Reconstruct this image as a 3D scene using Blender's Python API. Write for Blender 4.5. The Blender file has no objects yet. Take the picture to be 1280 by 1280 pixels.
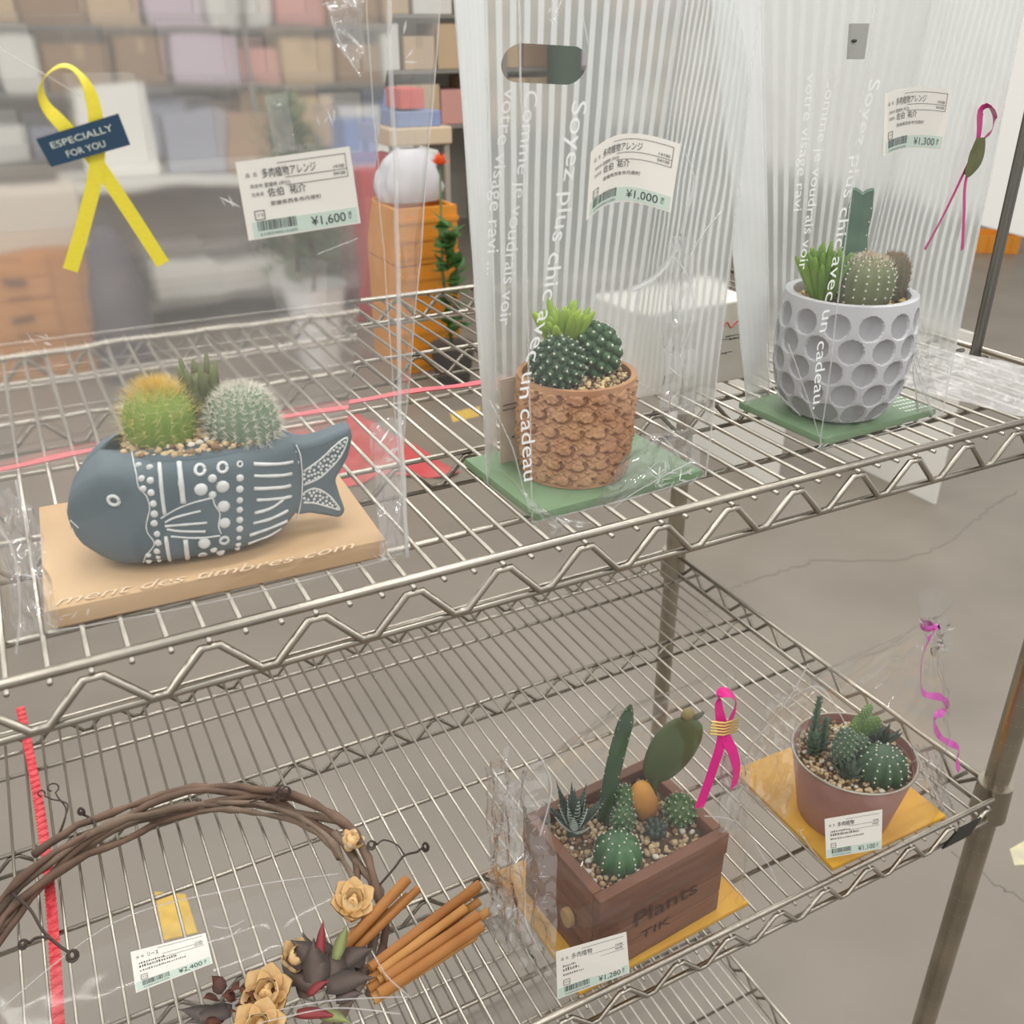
import bpy, bmesh, math, random
from mathutils import Vector, Matrix, noise
random.seed(7)
PI = math.pi
SC = bpy.context.scene
COL = SC.collection
# Lengths are in centimetres, measured from the front left of the upper shelf (x right, y into the
# room, z up, 0 = top of the upper shelf wires); V() turns them into metres above the floor.
FLOOR = -125.0
LOW = -45.1          # lower shelf wire tops
BOT = -109.9         # bottom shelf wire tops
def V(p): return Vector((p[0]*.01, p[1]*.01, (p[2]-FLOOR)*.01))

# ------------------------------------------------------------------ camera, light, exposure
cam_d = bpy.data.cameras.new('camera'); cam = bpy.data.objects.new('camera', cam_d); COL.objects.link(cam)
cam_d.sensor_width = 36.0; cam_d.lens = 33.55; cam_d.clip_start = .02; cam_d.clip_end = 60
RX = Vector((0.886791, -0.462170, -0.000810)); RD = Vector((-0.210283, -0.401920, -0.891202)); RF = Vector((0.411561, 0.790481, -0.453605))
m = Matrix((RX, -RD, -RF)).transposed().to_4x4(); m.translation = V((.68, -44.21, 28.33)); cam.matrix_world = m
cam_d.dof.use_dof = True; cam_d.dof.focus_distance = .72; cam_d.dof.aperture_fstop = 13
SC.camera = cam
w = bpy.data.worlds.new('hall_light'); SC.world = w; w.use_nodes = True
bg = w.node_tree.nodes['Background']; bg.inputs[0].default_value = (1.0, .985, .955, 1); bg.inputs[1].default_value = .74
def lamp(x, y, z, sx, sy, e, rot=0):
    d = bpy.data.lights.new('ceiling_light', 'AREA'); d.shape = 'RECTANGLE'; d.size = sx; d.size_y = sy; d.energy = e; d.color = (1, .985, .95)
    o = bpy.data.objects.new('ceiling_light', d); COL.objects.link(o); o.location = V((x, y, z)); o.rotation_euler = (0, 0, rot)
for ly in (-160, 10, 190, 400):
    for lx in (-130, 60, 250, 440):
        lamp(lx, ly, 190, 1.25, .16, 16)
SC.view_settings.view_transform = 'Standard'; SC.view_settings.look = 'None'; SC.view_settings.gamma = 1
SC.view_settings.use_curve_mapping = False; SC.view_settings.exposure = 0.0
SC.cycles.transparent_max_bounces = 36; SC.cycles.max_bounces = 8

# ------------------------------------------------------------------ materials
def lin(c):
    return tuple(((v/255+.055)/1.055)**2.4 if v/255 > .04045 else v/255/12.92 for v in c) + (1,)
def nodes(name):
    mt = bpy.data.materials.new(name); mt.use_nodes = True; t = mt.node_tree
    for n in list(t.nodes): t.nodes.remove(n)
    out = t.nodes.new('ShaderNodeOutputMaterial'); return mt, t, out
def N(t, kind, **kw):
    n = t.nodes.new(kind)
    for k, v in kw.items():
        if k in n.inputs: n.inputs[k].default_value = v
        else: setattr(n, k, v)
    return n
MATS = {}
def mat(name, c, rough=.5, metal=0, var=.0, scale=40, c2=None, bump=0, bscale=None, sss=0, stretch=None, coat=0):
    """plain surface: colour c drifting to c2 (or a darker c) by noise, with a little noise relief"""
    if name in MATS: return MATS[name]
    mt, t, out = nodes(name); b = N(t, 'ShaderNodeBsdfPrincipled', Roughness=rough, Metallic=metal)
    b.inputs['Coat Weight'].default_value = coat
    t.links.new(b.outputs[0], out.inputs[0])
    a = lin(c); d = lin(c2) if c2 else tuple(v*(1-var) for v in a[:3])+(1,)
    tc = N(t, 'ShaderNodeTexCoord'); vec = tc.outputs['Object']
    if stretch:
        mp = N(t, 'ShaderNodeMapping'); mp.inputs['Scale'].default_value = stretch; t.links.new(vec, mp.inputs[0]); vec = mp.outputs[0]
    if c2 or var:
        n = N(t, 'ShaderNodeTexNoise', Scale=scale, Detail=5.0); t.links.new(vec, n.inputs['Vector'])
        r = N(t, 'ShaderNodeValToRGB'); r.color_ramp.elements[0].position = .35; r.color_ramp.elements[1].position = .65
        r.color_ramp.elements[0].color = a; r.color_ramp.elements[1].color = d
        t.links.new(n.outputs[0], r.inputs[0]); t.links.new(r.outputs[0], b.inputs['Base Color'])
    else: b.inputs['Base Color'].default_value = a
    if bump:
        n2 = N(t, 'ShaderNodeTexNoise', Scale=bscale or scale*2, Detail=6.0); t.links.new(vec, n2.inputs['Vector'])
        bp = N(t, 'ShaderNodeBump', Strength=bump, Distance=.002); t.links.new(n2.outputs[0], bp.inputs['Height']); t.links.new(bp.outputs[0], b.inputs['Normal'])
    MATS[name] = mt; return mt

def two_sided_fresnel(t, ior):
    """fresnel of a thin sheet, the same seen from either side"""
    ge = N(t, 'ShaderNodeNewGeometry'); mr = N(t, 'ShaderNodeMapRange'); mr.inputs[3].default_value = ior; mr.inputs[4].default_value = 1/ior
    fr = N(t, 'ShaderNodeFresnel'); t.links.new(ge.outputs['Backfacing'], mr.inputs[0]); t.links.new(mr.outputs[0], fr.inputs['IOR']); return fr
def film(name, haze=.05, gloss=1.0, rough=.07, bump=.35, bscale=22, blur=0.0, tint=(1, 1, 1), hazecol=(.9, .9, .9)):
    """thin clear film: see-through, a little white haze, fresnel gloss broken up by creases"""
    if name in MATS: return MATS[name]
    mt, t, out = nodes(name)
    tr = N(t, 'ShaderNodeBsdfTransparent'); tr.inputs[0].default_value = tint+(1,); base = tr.outputs[0]
    if blur:
        rf = N(t, 'ShaderNodeBsdfRefraction', Roughness=.24, IOR=1.05)
        mx = N(t, 'ShaderNodeMixShader', Fac=blur); t.links.new(base, mx.inputs[1]); t.links.new(rf.outputs[0], mx.inputs[2]); base = mx.outputs[0]
    df = N(t, 'ShaderNodeBsdfDiffuse'); df.inputs[0].default_value = hazecol+(1,)
    tl = N(t, 'ShaderNodeBsdfTranslucent'); tl.inputs[0].default_value = hazecol+(1,)
    h2 = N(t, 'ShaderNodeMixShader', Fac=.5); t.links.new(df.outputs[0], h2.inputs[1]); t.links.new(tl.outputs[0], h2.inputs[2])
    m1 = N(t, 'ShaderNodeMixShader'); t.links.new(base, m1.inputs[1]); t.links.new(h2.outputs[0], m1.inputs[2])
    tc = N(t, 'ShaderNodeTexCoord')
    nz = N(t, 'ShaderNodeTexNoise', Scale=14.0, Detail=4.0); t.links.new(tc.outputs['Object'], nz.inputs['Vector'])
    mh = N(t, 'ShaderNodeMath', operation='MULTIPLY'); mh.inputs[1].default_value = haze*2; t.links.new(nz.outputs[0], mh.inputs[0]); t.links.new(mh.outputs[0], m1.inputs[0])
    g = N(t, 'ShaderNodeBsdfGlossy', Roughness=rough)
    fr = two_sided_fresnel(t, 1.45)
    vo = N(t, 'ShaderNodeTexVoronoi', Scale=bscale); vo.feature = 'SMOOTH_F1'
    wn = N(t, 'ShaderNodeTexNoise', Scale=bscale*.5, Detail=3.0); t.links.new(tc.outputs['Object'], wn.inputs['Vector'])
    va = N(t, 'ShaderNodeVectorMath', operation='MULTIPLY_ADD'); va.inputs[1].default_value = (.08, .08, .08)
    t.links.new(wn.outputs[1], va.inputs[0]); t.links.new(tc.outputs['Object'], va.inputs[2]); t.links.new(va.outputs[0], vo.inputs['Vector'])
    bp = N(t, 'ShaderNodeBump', Strength=bump, Distance=.006); t.links.new(vo.outputs[0], bp.inputs['Height'])
    t.links.new(bp.outputs[0], g.inputs['Normal']); t.links.new(bp.outputs[0], fr.inputs['Normal'])
    mg = N(t, 'ShaderNodeMath', operation='MULTIPLY_ADD'); mg.inputs[1].default_value = .38*gloss; mg.inputs[2].default_value = .018*gloss; t.links.new(fr.outputs[0], mg.inputs[0])
    m2 = N(t, 'ShaderNodeMixShader'); t.links.new(mg.outputs[0], m2.inputs[0]); t.links.new(m1.outputs[0], m2.inputs[1]); t.links.new(g.outputs[0], m2.inputs[2])
    t.links.new(m2.outputs[0], out.inputs[0]); MATS[name] = mt; return mt

def striped_film(name, period=.75, duty=.42, low=.55, high=.95, col=(.79, .815, .805), gap=.81):
    """frosted film printed with white stripes along UV u (centimetres)"""
    mt, t, out = nodes(name)
    uv = N(t, 'ShaderNodeUVMap'); sp = N(t, 'ShaderNodeSeparateXYZ'); t.links.new(uv.outputs[0], sp.inputs[0])
    md = N(t, 'ShaderNodeMath', operation='PINGPONG'); md.inputs[1].default_value = period/2; t.links.new(sp.outputs[0], md.inputs[0])
    rp = N(t, 'ShaderNodeMapRange'); e = period/2*duty; rp.inputs[1].default_value = e-.03; rp.inputs[2].default_value = e+.05; rp.inputs[3].default_value = 1; rp.inputs[4].default_value = 0
    t.links.new(md.outputs[0], rp.inputs[0])
    lowr = N(t, 'ShaderNodeMapRange'); lowr.inputs[1].default_value = 2.0; lowr.inputs[2].default_value = 7.0; t.links.new(sp.outputs[1], lowr.inputs[0])  # the print fades out near the bag's foot
    fac = N(t, 'ShaderNodeMapRange'); fac.inputs[3].default_value = low; fac.inputs[4].default_value = high; t.links.new(rp.outputs[0], fac.inputs[0])
    ff = N(t, 'ShaderNodeMath', operation='MULTIPLY'); t.links.new(fac.outputs[0], ff.inputs[0]); t.links.new(lowr.outputs[0], ff.inputs[1])
    tr = N(t, 'ShaderNodeBsdfTransparent')
    rf = N(t, 'ShaderNodeBsdfRefraction', Roughness=.5, IOR=1.04)
    m0 = N(t, 'ShaderNodeMixShader'); t.links.new(lowr.outputs[0], m0.inputs[0]); t.links.new(tr.outputs[0], m0.inputs[1]); t.links.new(rf.outputs[0], m0.inputs[2])
    cr = N(t, 'ShaderNodeValToRGB'); cr.color_ramp.elements[0].color = (col[0]*gap, col[1]*gap*1.02, col[2]*gap*1.01, 1); cr.color_ramp.elements[1].color = col+(1,)
    t.links.new(rp.outputs[0], cr.inputs[0])
    df = N(t, 'ShaderNodeBsdfDiffuse'); tl = N(t, 'ShaderNodeBsdfTranslucent'); t.links.new(cr.outputs[0], df.inputs[0]); t.links.new(cr.outputs[0], tl.inputs[0])
    h = N(t, 'ShaderNodeMixShader', Fac=.35); t.links.new(df.outputs[0], h.inputs[1]); t.links.new(tl.outputs[0], h.inputs[2])
    m1 = N(t, 'ShaderNodeMixShader'); t.links.new(ff.outputs[0], m1.inputs[0]); t.links.new(m0.outputs[0], m1.inputs[1]); t.links.new(h.outputs[0], m1.inputs[2])
    g = N(t, 'ShaderNodeBsdfGlossy', Roughness=.25); fr = two_sided_fresnel(t, 1.14)
    m2 = N(t, 'ShaderNodeMixShader'); t.links.new(fr.outputs[0], m2.inputs[0]); t.links.new(m1.outputs[0], m2.inputs[1]); t.links.new(g.outputs[0], m2.inputs[2])
    t.links.new(m2.outputs[0], out.inputs[0]); MATS[name] = mt; return mt

# ------------------------------------------------------------------ objects
ORIG = {}
def tag(o, label=None, cat=None, group=None, kind=None):
    if label: o['label'] = label
    if cat: o['category'] = cat
    if group: o['group'] = group
    if kind: o['kind'] = kind
    return o
def thing(name, base, label, cat, group=None):
    o = bpy.data.objects.new(name, None); COL.objects.link(o); o.empty_display_size = .02
    o.location = V(base); ORIG[o] = Vector(base); return tag(o, label, cat, group)
class MB:
    def __init__(s): s.v = []; s.f = []; s.uv = []; s.mi = []
    def add(s, vs, fs, uvs=None):
        n = len(s.v); s.v += [tuple(p) for p in vs]; s.f += [tuple(i+n for i in f) for f in fs]
        s.uv += uvs if uvs else [(0, 0)]*len(vs); return s
    def box(s, a, b, rot=0, c=None):
        """axis box between corners a and b, turned by rot about its centre (or c)"""
        x0, y0, z0 = a; x1, y1, z1 = b; cx, cy = c or ((x0+x1)/2, (y0+y1)/2); k, q = math.cos(rot), math.sin(rot)
        P = [(x, y, z) for z in (z0, z1) for y in (y0, y1) for x in (x0, x1)]
        P = [(cx+(x-cx)*k-(y-cy)*q, cy+(x-cx)*q+(y-cy)*k, z) for x, y, z in P]
        return s.add(P, [(0, 2, 3, 1), (4, 5, 7, 6), (0, 1, 5, 4), (2, 6, 7, 3), (0, 4, 6, 2), (1, 3, 7, 5)])
    def tube(s, path, r, n=8, cap=True, flat=1.0):
        path = [Vector(p) for p in path]; rs = r if isinstance(r, (list, tuple)) else [r]*len(path)
        up = None; vs = []
        for i, p in enumerate(path):
            d = (path[min(i+1, len(path)-1)]-path[max(i-1, 0)])
            d = d.normalized() if d.length > 1e-9 else Vector((0, 0, 1))
            if up is None: up = Vector((0, 0, 1)) if abs(d.z) < .9 else Vector((1, 0, 0))
            a = d.cross(up).normalized() if d.cross(up).length > 1e-6 else d.orthogonal().normalized(); up = a.cross(d).normalized()
            for k in range(n):
                t = 2*PI*k/n; vs.append(p+(a*math.cos(t)+up*math.sin(t)*flat)*rs[i])
        fs = [(i*n+k, i*n+(k+1) % n, (i+1)*n+(k+1) % n, (i+1)*n+k) for i in range(len(path)-1) for k in range(n)]
        if cap: fs += [tuple(range(n))[::-1], tuple(range((len(path)-1)*n, len(path)*n))]
        return s.add(vs, fs)
    def lathe(s, c, prof, n=32, close=True):
        vs = [(c[0]+r*math.cos(2*PI*k/n), c[1]+r*math.sin(2*PI*k/n), c[2]+z) for r, z in prof for k in range(n)]
        fs = [(i*n+k, i*n+(k+1) % n, (i+1)*n+(k+1) % n, (i+1)*n+k) for i in range(len(prof)-1) for k in range(n)]
        if close: fs += [tuple(range(n))[::-1], tuple(range((len(prof)-1)*n, len(prof)*n))]
        return s.add(vs, fs)
    def ball(s, c, r, nu=8, nv=5, axis=None, zs=1.0):
        rr = r if isinstance(r, (tuple, list)) else (r, r, r*zs)
        vs = [(c[0], c[1], c[2]-rr[2])]
        for j in range(1, nv):
            ph = -PI/2+PI*j/nv
            vs += [(c[0]+rr[0]*math.cos(ph)*math.cos(2*PI*k/nu), c[1]+rr[1]*math.cos(ph)*math.sin(2*PI*k/nu), c[2]+rr[2]*math.sin(ph)) for k in range(nu)]
        vs.append((c[0], c[1], c[2]+rr[2])); T = len(vs)-1
        fs = [(0, 1+(k+1) % nu, 1+k) for k in range(nu)]
        for j in range(nv-2): fs += [(1+j*nu+k, 1+j*nu+(k+1) % nu, 1+(j+1)*nu+(k+1) % nu, 1+(j+1)*nu+k) for k in range(nu)]
        fs += [(1+(nv-2)*nu+k, 1+(nv-2)*nu+(k+1) % nu, T) for k in range(nu)]
        if axis is not None:
            q = Vector((0, 0, 1)).rotation_difference(Vector(axis)).to_matrix(); C = Vector(c); vs = [C+q@(Vector(p)-C) for p in vs]
        return s.add(vs, fs)
    def grid(s, f, nu, nv, closed=False):
        vs = []; uv = []
        for j in range(nv+1):
            for i in range(nu+(0 if closed else 1)):
                r = f(i/nu, j/nv); vs.append(r[0] if isinstance(r[0], (tuple, list, Vector)) else r); uv.append(r[1] if isinstance(r[0], (tuple, list, Vector)) else (i/nu, j/nv))
        w_ = nu if closed else nu+1
        fs = [(j*w_+i, j*w_+(i+1) % w_, (j+1)*w_+(i+1) % w_, (j+1)*w_+i) for j in range(nv) for i in range(nu)]
        return s.add(vs, fs, uv)
    def strip(s, path, wd, width, th=.03):
        """a ribbon: wd is the direction(s) across it"""
        n = len(path); vs = []
        for i, p in enumerate(path):
            p = Vector(p); d = (Vector(path[min(i+1, n-1)])-Vector(path[max(i-1, 0)])).normalized()
            a = Vector(wd[i] if isinstance(wd, list) else wd); a = (a-d*a.dot(d)).normalized(); nn = a.cross(d).normalized()*th/2
            h = a*(width[i] if isinstance(width, list) else width)/2
            vs += [p-h-nn, p+h-nn, p+h+nn, p-h+nn]
        fs = [(i*4+k, i*4+(k+1) % 4, i*4+4+(k+1) % 4, i*4+4+k) for i in range(n-1) for k in range(4)]+[(3, 2, 1, 0), (n*4-4, n*4-3, n*4-2, n*4-1)]
        return s.add(vs, fs)
    def mesh(s, name, origin, smooth):
        me = bpy.data.meshes.new(name); o = Vector(origin)
        me.from_pydata([((p[0]-o.x)*.01, (p[1]-o.y)*.01, (p[2]-o.z)*.01) for p in s.v], [], s.f)
        if any(u != (0, 0) for u in s.uv):
            l = me.uv_layers.new(name='UVMap')
            for lp in me.loops: l.data[lp.index].uv = s.uv[lp.vertex_index]
        me.validate(); 
        if smooth: me.polygons.foreach_set('use_smooth', [True]*len(me.polygons))
        if smooth == 'auto':
            me.set_sharp_from_angle(angle=math.radians(38))
        me.update(); return me
    def build(s, name, material, parent=None, smooth='auto', base=None, **kw):
        o0 = ORIG[parent] if parent else Vector(base if base else s.v[0])
        me = s.mesh(name, o0, smooth); ob = bpy.data.objects.new(name, me); COL.objects.link(ob)
        for q in (material if isinstance(material, list) else [material]): me.materials.append(q)
        if parent: ob.parent = parent
        else: ob.location = V(o0)
        ORIG[ob] = o0; return tag(ob, **kw)
def bevel(ob, wdt=.1, seg=2):
    b = ob.modifiers.new('edge_round', 'BEVEL'); b.width = wdt*.01; b.segments = seg; b.limit_method = 'ANGLE'; return ob
def copy_part(o, parent, off=(0, 0, 0), rot=None):
    c = o.copy(); COL.objects.link(c); c.parent = parent
    c.location = o.location+Vector(off)*.01
    if rot: c.rotation_euler = rot
    ORIG[c] = ORIG.get(o, Vector((0, 0, 0)))+Vector(off); return c
def lerp(a, b, t): return Vector(a)*(1-t)+Vector(b)*t
def smooth_path(pts, k=6):
    P = [Vector(p) for p in pts]; out = []
    for i in range(len(P)-1):
        a, b, c, d = P[max(i-1, 0)], P[i], P[i+1], P[min(i+2, len(P)-1)]
        for j in range(k):
            t = j/k; out.append(.5*((2*b)+(c-a)*t+(2*a-5*b+4*c-d)*t*t+(3*b-a-3*c+d)*t**3))
    return out+[P[-1]]
def nz(p, s=1.0, seed=0): return noise.noise(Vector(p)*s+Vector((seed*7.3, seed*3.1, seed*1.7)))
_TXT = {}
def glyphs(body, size, shear=0.0, spacing=1.0):
    """letter outlines as flat (verts, faces), baseline at 0"""
    key = (body, size, shear, spacing)
    if key not in _TXT:
        c = bpy.data.curves.new('letters', 'FONT'); c.body = body; c.size = size; c.shear = shear; c.space_character = spacing; c.resolution_u = 3
        o = bpy.data.objects.new('letters', c); me = o.to_mesh()
        _TXT[key] = ([tuple(v.co)[:2] for v in me.vertices], [tuple(p.vertices) for p in me.polygons])
        o.to_mesh_clear(); bpy.data.objects.remove(o); bpy.data.curves.remove(c)
    return _TXT[key]

# ------------------------------------------------------------------ setting: floor, wall
M_FLOOR = mat('polished_concrete', (130, 122, 111), .38, c2=(120, 112, 102), scale=2.2, bump=.05, bscale=60)
M_CRACK = mat('crack_dirt', (122, 115, 106), .9)
fl = MB().box((-500, -300, FLOOR-6), (1300, 800, FLOOR)).build('floor', M_FLOOR, base=(0, 0, FLOOR), kind='structure')
def crack(pts, wd):
    p = []
    for a, b in zip(pts, pts[1:]):
        for k in range(7): 
            q = lerp(a, b, k/7); p.append((q.x+random.uniform(-.9, .9), q.y+random.uniform(-.9, .9), FLOOR+.05))
    MB().strip(p, (1, -1, 0), [wd*random.uniform(.5, 1.2) for _ in p], .08).build('crack', M_CRACK, fl)
crack([(181.50,147.55,-125.00), (198.63,146.86,-125.00), (210.83,147.36,-125.00), (235.94,134.23,-125.00), (255.18,134.96,-125.00), (276.35,141.25,-125.00), (294.11,147.26,-125.00), (316.29,151.34,-125.00)], .9)
crack([(149.39,42.54,-125.00), (149.23,33.64,-125.00), (150.63,26.69,-125.00), (153.92,20.30,-125.00)], .35)
crack([(158.51,137.74,-125.00), (170.67,143.76,-125.00), (181.50,147.55,-125.00)], .5)
M_WALL = mat('warehouse_wall', (176, 170, 158), .8, var=.06, scale=3)
MB().box((-500, 760, FLOOR), (1300, 768, 190)).build('wall_back', M_WALL, base=(0, 760, FLOOR), kind='structure')
M_YTAPE = mat('yellow_floor_paint', (206, 172, 84), .6, c2=(188, 156, 78), scale=30)
def patch(pts, material, th, name, label, cat):
    n = len(pts); b = MB(); b.add([(p[0], p[1], FLOOR+.02) for p in pts]+[(p[0], p[1], FLOOR+th) for p in pts],
        [tuple(range(n))[::-1], tuple(range(n, 2*n))]+[(i, (i+1) % n, n+(i+1) % n, n+i) for i in range(n)])
    return b.build(name, material, base=(pts[0][0], pts[0][1], FLOOR), label=label, cat=cat)
patch([(-0.17,108.26,-125.00), (5.22,104.79,-125.00), (5.52,94.49,-125.00), (-0.45,95.60,-125.00)], M_YTAPE, .1, 'floor_marking', 'yellow painted floor mark seen below the lower shelf behind the wreath', 'floor mark')
patch([(160.18,322.21,-125.00), (175.67,323.16,-125.00), (170.47,312.41,-125.00), (156.67,311.01,-125.00)], M_YTAPE, .1, 'floor_marking', 'yellow painted floor mark seen beneath the upper shelf left of the striped bag', 'floor mark')
patch([(160.04,36.98,-125.00), (170.06,37.26,-125.00), (162.21,31.51,-125.00), (157.19,33.66,-125.00)], mat('faded_yellow_paint', (214, 205, 160), .6, c2=(180, 174, 150), scale=20), .1, 'floor_marking', 'faded pale yellow floor mark beside the right front post', 'floor mark')

# ------------------------------------------------------------------ the wire shelving rack
M_ST = mat('chromed_steel', (182, 175, 163), .3, 1.0, var=.2, scale=30); M_WIRE = mat('chromed_wire', (200, 194, 182), .34, 1.0, var=.12, scale=30); M_TRS = mat('dull_truss_wire', (142, 135, 123), .34, 1.0, var=.2, scale=30)
M_ST2 = mat('worn_chromed_post', (176, 168, 154), .3, 1.0, var=.22, scale=14)
M_BLK = mat('black_plastic', (38, 35, 33), .45)
XL, XR, DY = -37.0, 83.0, 60.4
rack = thing('wire_shelving_rack', (XL, 0, FLOOR), 'chromed steel wire shelving rack holding all the gift-wrapped cactus pots', 'shelving rack')
# posts, with a groove every inch
for (px, py) in ((XR, 1.2), (XR, DY-1.2), (XL, 1.2), (XL, DY-1.2)):
    po = MB().lathe((px, py, FLOOR), [(1.27, 3), (1.27, 165)], 24).build('post', M_ST2, rack)
    gv = MB(); z = 5.5
    while z < 164: gv.lathe((px, py, FLOOR+z), [(1.27, -.05), (1.285, 0), (1.27, .05)], 16, False); z += 2.54
    gv.build('grooves', M_WIRE, po, smooth=True, kind='stuff')
    MB().lathe((px, py, FLOOR), [(1.9, 0), (1.9, .6), (1.0, .9), (1.0, 3.2)], 16).build('foot', M_BLK, po)
YS = [4.6, 16.6, 28.4, 40.7, 52.8]
def zigzag(p0, p1, zt, zb, half, off, ph=0.0):
    """the bent wire of a truss between p0 and p1 (both at z 0)"""
    d = Vector(p1)-Vector(p0); n = int(round(d.length/half)); pts = []; u = d.normalized()
    for i in range(n+1):
        c = Vector(p0)+d*((i+ph)/n); z = zt if i % 2 == 0 else zb
        for s in (-.16, .16):
            q = c+u*(half*s); pts.append((q.x+off[0], q.y+off[1], c.z+z))
    return pts
WIRE = None
K = 1.91
def shelf(zl):
    global WIRE
    b = MB()
    xl, xr = XL, XR
    for (z, r, dy) in ((.18, .3, 0), (-2.95, .27, 0)):          # the front, back and end rails, upper and lower
        for y in (0, DY):
            e = 1.1 if y == 0 else -1.1
            b.tube([(xl+.7, y+e, zl+z), (xl+1.7, y, zl+z), (xr-1.7, y, zl+z), (xr-.7, y+e, zl+z)], r, 8)
        for x in (xl, xr):
            e = .9 if x == xl else -.9
            b.tube([(x, 2.0, zl+z), (x, DY-2.0, zl+z)], r, 8)
    sh = b.build('shelf', M_ST, rack, smooth=True)
    for y in YS:                                                # rods along the shelf under the wires
        s = MB(); s.tube([(xl, y, zl-.42), (xr, y, zl-.42)], .22, 8)
        s.build('support_rod', M_ST, sh, smooth=True)
        if y in (YS[1], YS[3]):
            t = MB(); t.tube([(xl, y, zl-3.0), (xr, y, zl-3.0)], .2, 8)
            t.tube(zigzag((K*-18, y, zl), (K*42, y, zl), -.75, -2.7, K*1.5, (0, -.2)), .2, 6).build('truss', M_TRS, sh, smooth=True)
    for y, oy in ((0, -.38), (DY, .38)):
        MB().tube(zigzag((K*-18, y, zl), (K*42, y, zl), -.5, -2.62, K*1.5, (0, oy)), .24, 7).build('truss', M_ST if y == 0 else M_TRS, sh, smooth=True)
    for x, ox in ((xl, -.3), (xr, .3)):
        MB().tube(zigzag((x, 3, zl), (x, DY-3, zl), -.5, -2.62, K*1.5, (ox, 0)), .24, 7).build('truss', M_TRS, sh, smooth=True)
    for px, py in ((xr, 1.2), (xr, DY-1.2), (xl, 1.2), (xl, DY-1.2)):
        MB().lathe((px, py, zl), [(1.3, -3.6), (1.95, -3.6), (1.78, .9), (1.3, .9)], 20).build('corner_collar', M_ST2, sh)
    for k in range(-18, 43):
        x = K*k
        if WIRE is None:
            w_ = MB().tube([(0, -.5, -.15), (0, DY+.4, -.15)], .15, 8)
            WIRE = w_.mesh('wire', (0, 0, 0), True); WIRE.materials.append(M_WIRE)
        o = bpy.data.objects.new('wire', WIRE); COL.objects.link(o); o.parent = sh
        o.location = (Vector((x, 0, zl))-ORIG[rack])*.01
    q = MB(); q.add([(x, y, zl+z) for y in (-.62, -.42) for x, z in ((xr-9.2, -2.8), (xr-5.2, -2.8), (xr-3.9, -.9), (xr-7.4, -.9))], [(0, 1, 2, 3), (7, 6, 5, 4), (0, 4, 5, 1), (1, 5, 6, 2), (2, 6, 7, 3), (3, 7, 4, 0)])
    q.build('label_holder', M_BLK, sh, label='black plastic tag clipped on the front truss')
    return sh
shelf(0.0); shelf(LOW); shelf(BOT)
# thin pole standing through the right end of the upper shelf
mp = MB().lathe((81.2, 13.9, 0), [(.55, .1), (.5, .4), (.5, 62)], 16).build('metal_pole', mat('brushed_pole_metal', (128, 125, 118), .35, 1.0, var=.3, scale=20, stretch=(1, 1, .05)), base=(81.2, 13.9, .1), label='thin steel pole standing on the right end of the upper shelf', cat='pole')

# ------------------------------------------------------------------ strings and straps on the shelves
M_PINK = mat('pink_plastic_string', (216, 100, 110), .4)
M_RED = mat('red_mesh_strap', (192, 36, 48), .45, c2=(216, 78, 84), scale=160)
pts = [(x, 28.8+.5*math.sin(x*.11)+.12*math.sin(x*.5), .3+.05*math.sin(x*.7)) for x in range(-36, 44)]
MB().strip(pts, (0, 1, .35), [.5+.08*math.sin(i*.9) for i in range(len(pts))], .12).build('plastic_string', M_PINK, base=pts[0], label='pink plastic string laid across the upper shelf wires behind the fish planter', cat='string')
sp = [(-9.4+.9*math.sin((y-10)*.06), y, LOW+.12) for y in [i*1.0 for i in range(4, 66)]]
st = MB()
st.strip(sp, (1, 0, 0), .9, .1)
for i, p in enumerate(sp[:-1]):                     # woven rungs standing a little proud
    st.tube([(p[0]-.5, p[1], p[2]+.06), (p[0]+.5, p[1]+.45, p[2]+.06)], .07, 5); st.tube([(p[0]-.5, p[1]+.5, p[2]+.06), (p[0]+.5, p[1]+.1, p[2]+.06)], .05, 5)
st.build('red_strap', M_RED, base=sp[0], label='woven red plastic strap lying along the lower shelf at the left', cat='strap')

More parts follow.
